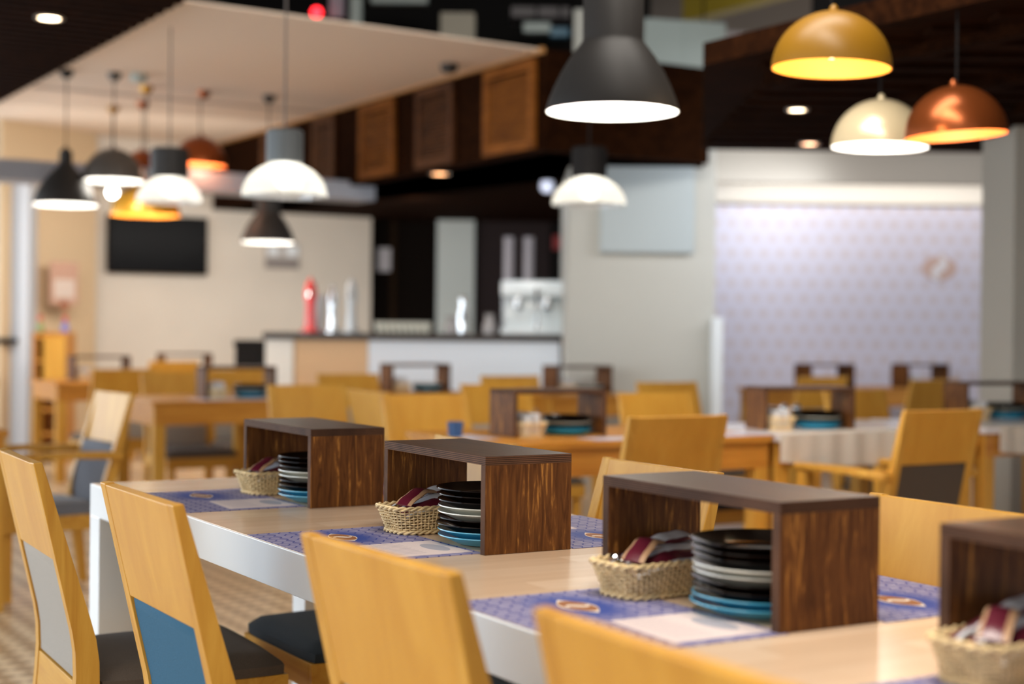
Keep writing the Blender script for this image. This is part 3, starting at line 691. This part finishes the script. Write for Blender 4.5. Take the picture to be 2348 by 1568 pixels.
# ================================================================== BAR
BD = 12.0
bx0 = py_(603, 770, BD).x; bx1 = cx0.x + .0
ztop = py_(900, 764, BD).z
c = thing('bar_counter', 'bar counter with dark top and white and beige front', 'counter', (bx0, BD, 0))
bw = py_(1296, 770, BD).x - bx0 - .032
obj('countertop', mesh('countertop', lambda bm: bm_box(bm, 0, bw, -.03, .65, ztop-.055, ztop, .004), mat('counter_dark', (.035, .026, .022), .3)), c)
xa = py_(672, 800, BD).x - bx0; xb = py_(845, 800, BD).x - bx0
obj('front_panel', mesh('front_panel', lambda bm: bm_box(bm, .02, xa, .0, .6, 0, ztop-.056), mat('bar_white', (.80, .80, .76), .5)), c)['label'] = 'white front panel at the left end'
obj('front_panel', mesh('front_panel', lambda bm: bm_box(bm, xa+.005, xb-.005, .012, .6, 0, ztop-.056), mat('bar_beige', (.66, .44, .25), .5)), c)['label'] = 'beige wooden front panel'
obj('front_panel', mesh('front_panel', lambda bm: bm_box(bm, xb, bw-.01, .0, .6, 0, ztop-.056), mat('bar_white2', (.74, .82, .92), .4)), c)['label'] = 'wide white front panel'
def on_bar(px, dy=.2): p = py_(px, 750, BD + dy); return Vector((p.x, p.y, ztop + .001))
sc_ = BD/FPX
def tap(px, H, m, label, name='beer_tap', w=.028, head=True):
    def body(bm):
        bm_lathe(bm, [(0, 0), (w*1.6, 0), (w*1.6, .015), (w, .03), (w*.8, H*.5), (w*1.1, H*.72), (w*.7, H*.95), (0, H*.96)], 20)
    def hd(bm):
        bm_tube(bm, [(0, -.02, H*.72), (0, -.10, H*.73), (0, -.12, H*.66)], .012, 10)
    def lv(bm): bm_tube(bm, [(0, -.06, H*.74), (.01, -.09, H*.98), (.015, -.10, H*1.02)], .014, 10, taper=[.008, .018, .012])
    o = thing(name, label, 'tap', on_bar(px), 0, 'taps on the bar counter'); obj('tap_body', mesh('tap_body', body, m, True), o)
    if head: obj('spout', mesh('spout', hd, CHROME, True), o); obj('tap_handle', mesh('tap_handle', lv, m, True), o)
REDP = mat('red_gloss', (.65, .02, .02), .15, coat=.5, emit=(1, .03, .03), es=.35)
tap(712, .42, mat('red_tap', (.62, .02, .015), .15, coat=.6), 'bright red beer tap on the bar counter, leftmost tap', w=.05)
tap(762, .36, CHROME, 'curved silver beer tap beside the red one', w=.04)
tap(805, .42, mat('silver_white', (.55, .57, .58), .3, metal=.4), 'tall silver beer tap, rightmost of the taps', w=.045)
q = obj('glass', mesh('glass', lambda bm: bm_lathe(bm, [(0, 0), (.05, 0), (.055, .12), (.07, .3), (.066, .3), (.05, .12), (.045, .005), (0, .005)], 24), mat('frosted', (.6, .62, .65), .3), True), None, on_bar(690+38, .42)); tag(q, 'grey glass jug behind the taps', 'jug')
for i in range(9):
    p = on_bar(868 + 14*i, .15); q = obj('cup', cm('cupw', lambda: mesh('cup', lambda bm: bm_lathe(bm, [(0, 0), (.018, 0), (.03, .055), (.034, .09), (.030, .09), (.026, .05), (.014, .005), (0, .005)], 20), CERW, True)), None, p)
    tag(q, f"white cup on the bar counter, {['leftmost','second from left','third from left','fourth from left','middle one','fourth from right','third from right','second from right','rightmost'][i]} of the row", 'cup', 'white cups in a row on the bar counter')
def esp():
    p = on_bar(1225, .12); o = thing('coffee_machine', 'large silver and white coffee machine on the bar counter', 'coffee machine', p)
    W_ = 155*sc_; 
    obj('machine_body', mesh('machine_body', lambda bm: (bm_box(bm, -W_/2, W_/2, -.02, .34, .30*1, .43, .02), bm_box(bm, -W_/2 + .03, W_/2 - .03, .14, .34, .03, .30, .01), bm_box(bm, -W_/2, W_/2, -.03, .34, 0, .05, .008)), mat('machine_white', (.78, .84, .86), .25, coat=.3), True), o)
    for x in (-.13, .1):
        g = obj('group_head', mesh('group_head', lambda bm: bm_lathe(bm, [(0, 0), (.035, 0), (.035, .06), (.03, .09), (0, .09)], 20, off=(x, .04, .21)), STEEL, True), o)
        obj('filter_handle', mesh('filter_handle', lambda bm: bm_tube(bm, [(x, 0, .22), (x + .02, -.12, .21)], .014, 10), BLACK, True), g)
    obj('steam_wand', mesh('steam_wand', lambda bm: bm_tube(bm, [(.02, -.03, .36), (.02, -.09, .3), (.02, -.08, .05)], .02, 10), CHROME, True), o)
esp()
for px, l in ((1165, 'left'), (1210, 'right')):
    p = on_bar(px, .57); o = thing('grinder_hopper', f'tall pale cylinder standing behind the coffee machine, {l} of the pair', 'hopper', p)
    obj('hopper', mesh('hopper', lambda bm: bm_lathe(bm, [(0, .44), (.044, .44), (.044, .80), (.038, .80), (.038, .45), (0, .45)], 20), mat('hopper', (.30, .27, .29), .3), True), o)
    obj('hopper_base', mesh('hopper_base', lambda bm: bm_box(bm, -.05, .05, -.05, .05, 0, .44, .008), STEEL), o)
for px, H, l in ((1062, .30, 'tall chrome jug on the bar counter in front of the pale doorway post'), (1122, .16, 'short clear jar on the bar counter left of the coffee machine'), (1035, .14, 'small steel pot on the bar counter')):
    q = obj('jug', mesh('jug', lambda bm: bm_lathe(bm, [(0, 0), (.05, 0), (.055, H*.4), (.03, H*.75), (.04, H), (.036, H), (.026, H*.74), (.05, H*.38), (.045, .006), (0, .006)], 24), CHROME if H > .2 else mat('jar', (.35, .33, .33), .2), True), None, on_bar(px, .2)); tag(q, l, 'jug')
# behind the bar
def plane_box(px0, py0, px1, py1, D, th, m, name, label=None, cat=None, st=False):
    a_ = py_(px0, py0, D); b = py_(px1, py1, D); z0 = min(a_.z, b.z)
    me = mesh(name, lambda bm: bm_box(bm, 0, b.x - a_.x, 0, th, 0, a_.z - b.z, .004), m)
    o = obj(name, me, None, (a_.x, D, b.z))
    if st: o['kind'] = 'structure'
    else: tag(o, label, cat)
    return o
plane_box(853, 480, 1003, 1130, 16.6, .1, mat('doorway_dark', (.006, .004, .003), .8, spec=.05), 'door_1', st=True)
plane_box(1003, 470, 1082, 1130, 16.4, .3, mat('post_white', (.55, .62, .62), .5), 'trim_7', st=True)
plane_box(1082, 455, 1262, 1130, 16.5, .1, mat('board_dark', (.030, .022, .023), .8, spec=.1), 'trim_8', st=True)
plane_box(1262, 455, 1320, 1130, 16.5, .1, BLACK, 'trim_9', st=True)
plane_box(897, 480, 903, 1130, 16.55, .04, mat('door_edge', (.02, .010, .004), .8, spec=.1), 'trim_10', st=True)
plane_box(866, 568, 902, 622, 16.575, .02, mat('notice', (.55, .54, .60), .5), 'notice', 'small pale notice on the dark door behind the bar', 'notice')
q = plane_box(1268, 540, 1300, 572, 16.468, .03, mat('red_sign', (.30, .02, .02), .4), 'red_sign', 'dim red sign on the dark wall behind the bar', 'sign')
p = py_(1255, 401, 11.9); q = obj('dome_camera', mesh('dome_camera', lambda bm: (bm_lathe(bm, [(0, -.06), (.035, -.05), (.055, -.02), (.058, .0), (.05, .04), (0, .045)], 24)), mat('dome_white', (.62, .64, .78), .4), True), None, (p.x, p.y, 2.305)); tag(q, 'small white dome camera under the dark ceiling near the column', 'camera')
# television
pc = on_line(360, TVP, TV); pc = pc - TU*.10
a_ = on_line(247, TVP - TU*.1, TV); b = on_line(475, TVP - TU*.1, TV); tw = (b - a_).length
dd = a_.y; zt1 = CAM.z + (745 - 489)/FPX*a_.y; zt0 = CAM.z + (745 - 624)/FPX*a_.y
o = thing('television', 'black flat television on the far wall behind the pendant lamps', 'television', (a_.x, a_.y, zt0), A)
obj('tv_frame', mesh('tv_frame', lambda bm: bm_box(bm, 0, tw, 0, .06, 0, zt1-zt0, .005), BLACK), o)
obj('screen', mesh('screen', lambda bm: bm_box(bm, .02, tw-.02, -.004, 0.0, .025, zt1-zt0-.02), BLK2), o)
obj('wall_bracket', mesh('wall_bracket', lambda bm: bm_box(bm, tw*.4, tw*.6, .061, .10, .15, .4), BLACK), o)
def on_tvwall(px, py, off=.02):
    p = on_line(px, TVP - TU*off, TV); p.z = CAM.z + (784 - 29 - 11*(1174-px)/1174 - py)/FPX*p.y; return p
def wall_sign(px0, py0, px1, py1, name, label, cat, parts, m0):
    a_ = on_tvwall(px0, py1); b = on_tvwall(px1, py0); w_ = math.hypot(b.x-a_.x, b.y-a_.y); h_ = b.z - a_.z
    o = thing(name, label, cat, a_, A); obj('board', mesh('board', lambda bm: bm_box(bm, 0, w_, 0, .015, 0, h_), m0), o)
    for (nm, x0, x1, z0, z1, m) in parts: obj(nm, mesh(nm, lambda bm: bm_box(bm, x0*w_, x1*w_, -.004, 0, z0*h_, z1*h_), m), o)
wall_sign(606, 560, 686, 616, 'wall_sign', 'pale wall sign with a grey band, under the charcoal lamp near the bar', 'sign', [('grey_band', .03, .97, .02, .38, mat('sign_grey', (.28, .25, .24), .6)), ('white_badge', .6, .95, .5, .9, WHITE), ('white_badge', .08, .4, .5, .85, WHITE)], mat('sign_pale', (.50, .46, .43), .7))
ppx = py_(104, 690, 13.7)
o = thing('poster', 'brownish pink poster on the warm wall at the far left', 'poster', (ppx.x + .02, 13.75, ppx.z), .9)
obj('sheet', mesh('sheet', lambda bm: bm_box(bm, 0, .3, -.01, 0, -.03, .36), mat('poster_pink', (.50, .30, .22), .6)), o)
obj('poster_picture', mesh('poster_picture', lambda bm: bm_box(bm, .04, .26, -.014, -.01, .03, .2), mat('poster_pale', (.62, .52, .46), .6)), o)
obj('seal', mesh('seal', lambda bm: bm_lathe(bm, [(0, 0), (.05, 0), (.05, .006), (0, .006)], 20, off=(0, 0, 0)), mat('seal_brown', (.32, .12, .06), .6)), o, (.15, -.012, -.04), (PI/2, 0, 0))
# wooden stand with bottles
sp = py_(74, 900, 13.0); sx = py_(150, 900, 13.0).x - sp.x; szt = py_(110, 762, 13).z
o = thing('wooden_stand', 'honey wooden shelving stand with dark compartments at the far left', 'shelf', (sp.x, 13.0, 0))
def frame_(bm):
    bm_box(bm, 0, .03, 0, .3, 0, szt); bm_box(bm, sx-.03, sx, 0, .3, 0, szt); bm_box(bm, .03, sx-.03, .28, .3, 0, szt)
obj('stand_frame', mesh('stand_frame', frame_, ORANGE), o)
for k in range(6): obj('shelf_board', mesh('shelf_board', lambda bm: bm_box(bm, .03, sx-.03, 0, .28, .03 + k*szt/5.4, .055 + k*szt/5.4), ORANGE), o)
obj('stand_door', mesh('stand_door', lambda bm: bm_box(bm, .1, sx, -.03, -.002, szt*.62, szt*.97), BEECHP), o)
for px, l, m in ((92, 'left', mat('label_green', (.2, .25, .08), .5)), (149, 'right', mat('label_blue', (.15, .15, .4), .5))):
    p = py_(px, 760, 13.1); q = thing('bottle', f'small bottle with red cap on the wooden stand, {l} one', 'bottle', (p.x, 13.1, szt + .001), 0, 'bottles on the wooden stand')
    obj('bottle_body', mesh('bottle_body', lambda bm: bm_lathe(bm, [(0, 0), (.03, 0), (.03, .06), (.012, .085), (.012, .1), (0, .1)], 20), m, True), q)
    obj('bottle_cap', mesh('bottle_cap', lambda bm: bm_lathe(bm, [(0, .1), (.02, .1), (.02, .14), (0, .14)], 20), mat('cap_red', (.5, .03, .02), .4)), q)
p0_ = py_(538, 835, 12.6); p1_ = py_(600, 780, 12.6)
o = thing('bin', 'black bin standing at the left end of the bar', 'bin', (p0_.x, 12.6, 0))
obj('bin_body', mesh('bin_body', lambda bm: bm_box(bm, 0, p1_.x-p0_.x, 0, .3, 0, p1_.z-.06, .01), BLACK), o); obj('bin_lid', mesh('bin_lid', lambda bm: bm_box(bm, -.01, p1_.x-p0_.x+.01, -.01, .31, p1_.z-.06, p1_.z, .01), BLACK), o)
# wallpaper emblem
e = py_(2155, 615, WD - .02)
o = thing('wall_emblem', 'faint peach emblem with a white letter S on the patterned wall', 'emblem', (e.x, WD - .006, e.z))
obj('emblem_oval', mesh('emblem_oval', lambda bm: bm_prism(bm, [(.15*math.cos(2*PI*i/32), .105*math.sin(2*PI*i/32)) for i in range(32)], 0, .004, 'y'), mat('peach_oval', (.55, .38, .33), .6)), o)
me = mesh('emblem_letter', lambda bm: s_curve(bm, 0, 0, .045, .10, .035, 0), mat('pale_s', (.72, .70, .74), .6), fix=False)
obj('emblem_letter', me, o, (0, -.003, 0), (PI/2, 0, 0))
# ================================================================== louvre panels on the bulkhead
def louvre(px0, px1, m, label):
    a_ = on_line(px0, B1 - NB*.012, TU); b = on_line(px1, B1 - NB*.012, TU)
    if (a_-b).length > 0: pass
    L = (b - a_).length; rz = math.atan2((b-a_).y, (b-a_).x)
    o = thing('louvre_panel', label, 'panel', (a_.x, a_.y, zb + .02), rz, 'louvred wooden panels on the bulkhead'); Hh = ZC - zb - .06
    def fr(bm): bm_box(bm, 0, .07, -.03, 0, 0, Hh); bm_box(bm, L-.07, L, -.03, 0, 0, Hh); bm_box(bm, .07, L-.07, -.03, 0, 0, .07); bm_box(bm, .07, L-.07, -.03, 0, Hh-.07, Hh)
    def sl(bm):
        for k in range(15): z = .08 + (Hh-.16)*k/15; bm_box(bm, .07, L-.07, -.02, 0, z, z + .018)
    obj('panel_frame', mesh('panel_frame', fr, m), o); obj('slats', mesh('slats', sl, m), o)
LT = wood('louvre_light', (.12, .036, .004), (.24, .08, .010), scale=(3, 20, 20), rough=.7, spec=.1)
louvre(1110, 1226, LT, 'lighter louvred wood panel on the bulkhead nearest the big charcoal lamp')
louvre(955, 1040, MIDW, 'dark louvred wood panel on the bulkhead, second from the big charcoal lamp')
louvre(825, 905, LT, 'lighter louvred wood panel on the bulkhead above the bar taps')
louvre(718, 768, MIDW, 'brown louvred wood panel on the bulkhead beside the glass pendant')
louvre(600, 680, MIDW, 'greyish louvred wood panel at the far end of the bulkhead')
o = struct('trim_11', mesh('trim_11', polyslab([B1 - NB*.03, far - NB*.03, far, B1], ZC - .02, ZC + .02), mat('warm_edge', (.42, .20, .06), .5)))
# ================================================================== PLENUM EQUIPMENT
def pbox(px0, py0, px1, py1, D, th, m, name, label, cat):
    a_ = py_(px0, py0, D); b = py_(px1, py1, D); z0 = min(a_.z, b.z); w_ = b.x - a_.x; h_ = a_.z - b.z
    o = thing(name, label, cat, (a_.x, D, b.z))
    obj('body', mesh('body', lambda bm: bm_box(bm, 0, w_, 0, th, 0, h_, .006), m), o)
    obj('hanger_rod', mesh('hanger_rod', lambda bm: bm_tube(bm, [(w_/2, th/2, h_), (w_/2, th/2, 4.2 - b.z)], .008, 8), BLACK), o)
    return o
DW = mat('duct_white', (.45, .52, .50), .5)
a_ = py_(1478, 40, 12.0); b = py_(1800, 175, 12.0)
o = thing('ventilation_duct', 'large white ventilation duct above the wooden canopy, right of the big charcoal lamp', 'duct', (a_.x, 12.0, b.z), .25)
w_ = b.x - a_.x
obj('duct_body', mesh('duct_body', lambda bm: bm_box(bm, 0, w_*.62, 0, .6, 0, a_.z-b.z, .01), DW), o); obj('duct_branch', mesh('duct_branch', lambda bm: bm_box(bm, w_*.625, w_, .04, .5, .05, a_.z-b.z-.05, .01), mat('duct_grey', (.40, .36, .36), .5)), o)
obj('duct_flange', mesh('duct_flange', lambda bm: bm_box(bm, w_*.3, w_*.32, -.01, 0, 0, a_.z-b.z), DW), o)
for x in (.1, w_*.55): obj('hanger_rod', mesh('hanger_rod', lambda bm: bm_tube(bm, [(x, .3, a_.z-b.z), (x, .3, 4.2-b.z)], .008, 8), BLACK), o)
yb0 = pz(1565, 44, 3.95); yb1 = yb0 - TU*4
o = obj('yellow_beam', mesh('yellow_beam', polyslab([yb0, yb0 + TV*.16, yb1 + TV*.16, yb1], 3.93, 4.19), mat('yellow_paint', (.55, .40, .04), .5))); tag(o, 'yellow beam high above the duct at the top of the photo', 'beam')
pbox(1316, 20, 1342, 130, 11.6, .1, mat('pipe_white', (.60, .60, .55), .5), 'white_post', 'white vertical post behind the big charcoal lamp', 'post')
pbox(1010, 28, 1088, 110, 12.3, .3, mat('box_cream', (.50, .45, .36), .6), 'equipment_box', 'pale square equipment box above the white ceiling edge', 'box')
pbox(1172, 14, 1306, 40, 12.3, .3, mat('unit_grey', (.12, .105, .11), .5), 'air_unit', 'dark grey air unit above the white ceiling edge', 'air unit')
pbox(1200, 50, 1262, 74, 12.2, .1, DW, 'air_valve', 'small pale valve below the dark air unit', 'valve')
pbox(1262, 62, 1306, 84, 12.2, .1, mat('pipe_blue', (.04, .16, .26), .4), 'blue_pipe', 'short blue pipe beside the pale valve', 'pipe')
pbox(803, -8, 828, 66, 12.0, .1, DW, 'white_pipe', 'short white pipe above the white ceiling edge', 'pipe')
pbox(755, -12, 788, 40, 12.1, .1, mat('pipe_lilac', (.34, .34, .42), .4), 'pale_pipe', 'pale lilac pipe next to the red signal light', 'pipe')
pbox(850, -20, 980, 8, 12.4, .1, DW, 'cable_tray', 'white cable tray at the top edge of the photo', 'tray')
def sig(bm): bm_lathe(bm, [(0, -.04), (.03, -.03), (.045, 0), (.03, .035), (0, .045)], 20)
p = py_(726, 29, 12.0); q = thing('signal_light', 'glowing red signal light above the white ceiling edge', 'light', p)
obj('red_bulb', mesh('red_bulb', sig, mat('red_glow', (.8, .02, .02), .3, emit=(1, .02, .03), es=6), True), q); obj('bulb_cap', mesh('bulb_cap', lambda bm: bm_lathe(bm, [(0, .04), (.03, .04), (.03, .2), (.006, .21), (.006, 4.2 - p.z), (0, 4.2 - p.z)], 16), BLACK, True), q)
# small ceiling devices
for px, py, m, l in ((1030, 157, mat('detector_dark', (.03, .028, .026), .6), 'small dark round detector on the white ceiling near the bulkhead'), (318, 180, DW, 'small pale round detector on the white ceiling above the lamps')):
    p = pz(px, py, ZC - .03); q = obj('smoke_detector', mesh('smoke_detector', lambda bm: bm_lathe(bm, [(0, -.03), (.04, -.028), (.058, -.01), (.06, .03), (0, .03)], 24), m, True), None, (p.x, p.y, ZC - .03)); tag(q, l, 'detector')
g0 = pz(80, 196, ZC); g0 = Vector((g0.x, g0.y, 0)); g1 = g0 + TV*3.4
struct('trim_12', mesh('trim_12', polyslab([g0, g1, g1 + TU*.12, g0 + TU*.12], ZC - .006, ZC), mat('ceiling_groove', (.50, .40, .33), .8)))
for px, l in ((1797, 'left one'), (1826, 'right one')):
    p = pz(px, 978, .75); q = thing('pepper_shaker', 'small black shaker behind the basket on the right hand table, ' + l, 'shaker', (p.x, p.y, .7535), 0, 'black shakers on the right hand table')
    obj('shaker_body', cm('shb', lambda: mesh('shaker_body', lambda bm: bm_lathe(bm, [(0, 0), (.02, 0), (.022, .04), (.017, .075), (0, .075)], 20), BLACK, True)), q); obj('shaker_cap', cm('shc', lambda: mesh('shaker_cap', lambda bm: bm_lathe(bm, [(.018, .075), (.019, .09), (.012, .10), (0, .103)], 20), CHROME, True)), q)
# downlights
def downlight(px, py, zc, label, col=(1, .62, .3), r=.05, es=9):
    p = pz(px, py, zc); o = thing('downlight', label, 'light', (p.x, p.y, zc), 0, 'recessed downlights')
    obj('ring', mesh('ring', lambda bm: bm_lathe(bm, [(r, -.006), (r*1.35, -.004), (r*1.35, .002), (r, .002)], 28, closed=True), mat('ring_grey', (.3, .25, .2), .4), True), o)
    obj('lens', mesh('lens', lambda bm: bm_lathe(bm, [(0, -.001), (r, -.001), (r, .0015), (0, .0015)], 28), mat('lens_%.1f' % es, (1, .8, .6), .4, emit=col, es=es)), o)
downlight(113, 41, 2.905, 'warm recessed downlight in the left slatted ceiling', (1, .78, .52), .06, 16)
downlight(1008, 398, zb - .003, 'orange glowing downlight above the bar', (1, .45, .18), .06, 9)
downlight(1828, 251, zb - .002, 'warm downlight in the dark right ceiling, upper of the pair', (1, .74, .48), .045, 16)
downlight(1856, 329, zb - .002, 'warm downlight in the dark right ceiling, lower of the pair', (1, .56, .34), .05, 10)
# ================================================================== PENDANT LAMPS
def shell(prof, th):
    """outer profile from rim (bottom) to top; returns closed thin profile"""
    out = prof; inn = [(max(r - th, 0.0), z - (th if i else 0)) for i, (r, z) in enumerate(prof)]
    return out + inn[::-1]
def dome_prof(R, H, neck=.02, n=14):
    return [(R*math.cos(t_) if i < n else neck, H*math.sin(t_)) for i, t_ in enumerate([PI/2*k/n*.985 for k in range(n+1)])]
def bell_prof(R, H):   # factory bell with cylinder neck
    return [(R, 0), (R*.99, R*.06), (R*.955, R*.18), (R*.885, R*.36), (R*.78, R*.58), (R*.65, R*.80), (R*.53, R*.96), (R*.475, R*1.03), (R*.455, R*1.08), (R*.455, H*.98), (R*.42, H)]
def bell2_prof(R, H):
    return [(R, 0), (R*.97, H*.10), (R*.86, H*.25), (R*.70, H*.40), (R*.52, H*.53), (R*.36, H*.63), (R*.24, H*.70), (R*.21, H*.75), (R*.20, H*.95), (R*.12, H)]
def lamp_point(loc, energy, col, r=.05):
    l = bpy.data.lights.new('pendant_bulb_light', 'POINT'); l.energy = energy; l.color = col; l.shadow_soft_size = r
    o = bpy.data.objects.new('pendant_bulb_light', l); COL.objects.link(o); o.location = loc; return o
def pendant(px, pyr, wpx, D, prof, H, mo, mi, label, top, energy, col=(1, .86, .66), tilt=(0, 0), glass=False, bulbz=None, canopy=True, cord_m=BLACK, capm=None, neck=None):
    p = py_(px, pyr, D); R = wpx/2*D/FPX
    pr = prof(R, H)
    o = thing('pendant_lamp', label, 'lamp', p, 0, 'pendant lamps'); o.rotation_euler = (tilt[0], tilt[1], 0)
    oth = shell(pr, .004)
    n = len(pr)
    if glass:
        obj('glass_shade', mesh('glass_shade', lambda bm: bm_lathe(bm, pr + [(max(r-.003, 0.0), z) for r, z in pr[::-1]], 48, closed=True), mo, True), o)
    else:
        obj('lamp_shade', mesh('lamp_shade', lambda bm: bm_lathe(bm, pr + [(0, pr[-1][1] + .001)], 56), mo, True), o)
        inn = [(r-.004, z + (0 if i == 0 else -.002)) for i, (r, z) in enumerate(pr)]
        ins = obj('shade_lining', mesh('shade_lining', lambda bm: (bm_lathe(bm, [(pr[0][0], 0)] + [(max(r, .002), z) for r, z in inn], 56)), mi, True), o); ins['label'] = 'lit inner lining of the shade'
    bz = min(H*.5, H-.105) if bulbz is None else bulbz
    obj('bulb', mesh('bulb', lambda bm: bm_lathe(bm, [(0, bz-.05), (.03, bz-.042), (.045, bz-.01), (.042, bz+.02), (.02, bz+.055), (.014, bz+.09), (0, bz+.09)], 24), mat('bulb_glow_%d' % int(col[2]*100), (1, 1, 1), .4, emit=col, es=14), True), o)
    if neck:
        r_, z0, z1 = neck; obj('lamp_neck', mesh('lamp_neck', lambda bm: bm_lathe(bm, [(0, z0), (r_, z0), (r_, z1), (r_*.85, z1 + .01), (0, z1 + .01)], 32), capm or BLACK, True), o)
    ht = (neck[2] + .01) if neck else H
    Lc = top - p.z
    obj('cord', mesh('cord', lambda bm: bm_tube(bm, [(0, 0, ht), (0, 0, Lc)], .0045, 8), cord_m), o, None, (-tilt[0], -tilt[1], 0) if (tilt[0] or tilt[1]) else None)
    if not glass: obj('lamp_cap', mesh('lamp_cap', lambda bm: bm_lathe(bm, [(.014, H-.004), (.014, H+.012), (.006, H+.022), (0, H+.022)], 20), capm or mo, True), o)
    if canopy: obj('ceiling_canopy', mesh('ceiling_canopy', lambda bm: bm_lathe(bm, [(0, Lc), (.05, Lc), (.048, Lc-.03), (.02, Lc-.06), (0, Lc-.06)], 24), capm or mo, True), o)
    lamp_point(p + Vector((0, 0, H*.25 if bulbz is None else bulbz*.6)), energy, col, .06)
    return o
CHAR = mat('charcoal_shade', (.028, .025, .023), .5, spec=.3); WLIN = mat('white_lining', (.85, .85, .82), .6)
YEL = mat('yellow_shade', (.34, .16, .008), .4); YLIN = mat('yellow_lining', (.80, .36, .05), .6)
CRM = mat('cream_gold_shade', (.66, .54, .34), .25, metal=.25); COP = mat('copper_shade', (.30, .075, .018), .28, metal=.7); CLIN = mat('copper_lining', (.80, .26, .06), .5)
GRY = mat('grey_shade', (.085, .072, .062), .45)
GL = bpy.data.materials.new('frosted_glass'); GL.use_nodes = True; nt = GL.node_tree; nt.nodes.remove(nt.nodes['Principled BSDF'])
tr = nt.nodes.new('ShaderNodeBsdfTranslucent'); tr.inputs[0].default_value = (.9, .9, .86, 1); gs = nt.nodes.new('ShaderNodeBsdfGlossy'); gs.inputs['Roughness'].default_value = .15
tp = nt.nodes.new('ShaderNodeBsdfTransparent'); m1 = nt.nodes.new('ShaderNodeMixShader'); m2 = nt.nodes.new('ShaderNodeMixShader'); m1.inputs[0].default_value = .30; m2.inputs[0].default_value = .12
nt.links.new(tr.outputs[0], m1.inputs[1]); nt.links.new(tp.outputs[0], m1.inputs[2]); nt.links.new(m1.outputs[0], m2.inputs[1]); nt.links.new(gs.outputs[0], m2.inputs[2]); nt.links.new(m2.outputs[0], nt.nodes['Material Output'].inputs[0])
WC = (1, .95, .86)
pendant(1404, 257, 305, 5.3, bell_prof, .50, CHAR, WLIN, 'large charcoal bell pendant lamp at the top centre', 4.2, 26, WC, canopy=False)
pendant(1906, 158, 272, 5.0, lambda R, H: dome_prof(R, H), .188, YEL, YLIN, 'ochre yellow dome pendant lamp at the top right', zb + .03, 8, (1, .85, .55), tilt=(0, .03), canopy=False)
pendant(2017, 338, 220, 6.2, lambda R, H: dome_prof(R, H), .195, CRM, WLIN, 'cream gold dome pendant lamp touching the copper one', zb + .03, 9, WC, tilt=(0, .02), canopy=False)
pendant(2192, 312, 232, 5.6, lambda R, H: dome_prof(R, H), .185, COP, CLIN, 'copper dome pendant lamp at the right', zb + .03, 8, (1, .75, .5), tilt=(0, -.06), canopy=False)
gd = lambda R, H: dome_prof(R, H, R*.22)
pendant(652, 450, 196, 7.1, gd, .16, GL, None, 'glass dome pendant lamp above the charcoal one, left of centre', ZC + 1.2, 2.4, WC, glass=True, bulbz=.085, canopy=False, neck=(.085, .155, .30), capm=mat('neck_grey', (.10, .11, .115), .5), cord_m=mat('cord_grey', (.12, .10, .09), .6))
pendant(388, 464, 150, 9.3, gd, .16, GL, None, 'glass dome pendant lamp with dark neck on the left', ZC + .002, 2.4, WC, glass=True, bulbz=.085, canopy=False, neck=(.115, .15, .32), capm=CHAR, cord_m=mat('cord_grey', (.12, .10, .09), .6))
pendant(1350, 470, 170, 8.2, gd, .155, GL, None, 'glass dome pendant lamp with black neck in front of the column', 4.2, 2.4, WC, glass=True, bulbz=.085, canopy=False, neck=(.095, .15, .30), capm=BLACK)
pendant(150, 470, 146, 10.9, bell2_prof, .40, CHAR, WLIN, 'charcoal bell pendant lamp at the far left', ZC, 10, WC)
pendant(260, 415, 138, 11.0, lambda R, H: dome_prof(R, H), .235, GRY, WLIN, 'grey dome pendant lamp with white inside on the left', ZC, 9, WC)
pendant(333, 494, 158, 11.6, lambda R, H: dome_prof(R, H), .24, mat('amber_shade', (.60, .30, .03), .25, metal=.4), YLIN, 'glowing amber dome pendant lamp in front of the television', ZC, 12, (1, .8, .45))
pendant(458, 378, 120, 11.8, lambda R, H: dome_prof(R, H), .22, COP, CLIN, 'dark copper dome pendant lamp left of the bulkhead', ZC, 8, (1, .75, .5), tilt=(0, .05))
pendant(326, 395, 90, 12.4, lambda R, H: dome_prof(R, H), .18, COP, CLIN, 'small copper pendant lamp half hidden between the grey dome and the glass lamp', ZC, 5, (1, .75, .5))
pendant(614, 556, 124, 12.0, bell_prof, .40, CHAR, WLIN, 'charcoal bell pendant lamp below the glass dome lamp', ZC, 8, WC)
pendant(258, 440, 14, 12.7, lambda R, H: dome_prof(R, H), .02, mat('yel_small', (.4, .2, .03), .4), WLIN, 'tiny bright hanging bulb under the grey dome lamp', ZC, 1, WC, bulbz=.0)
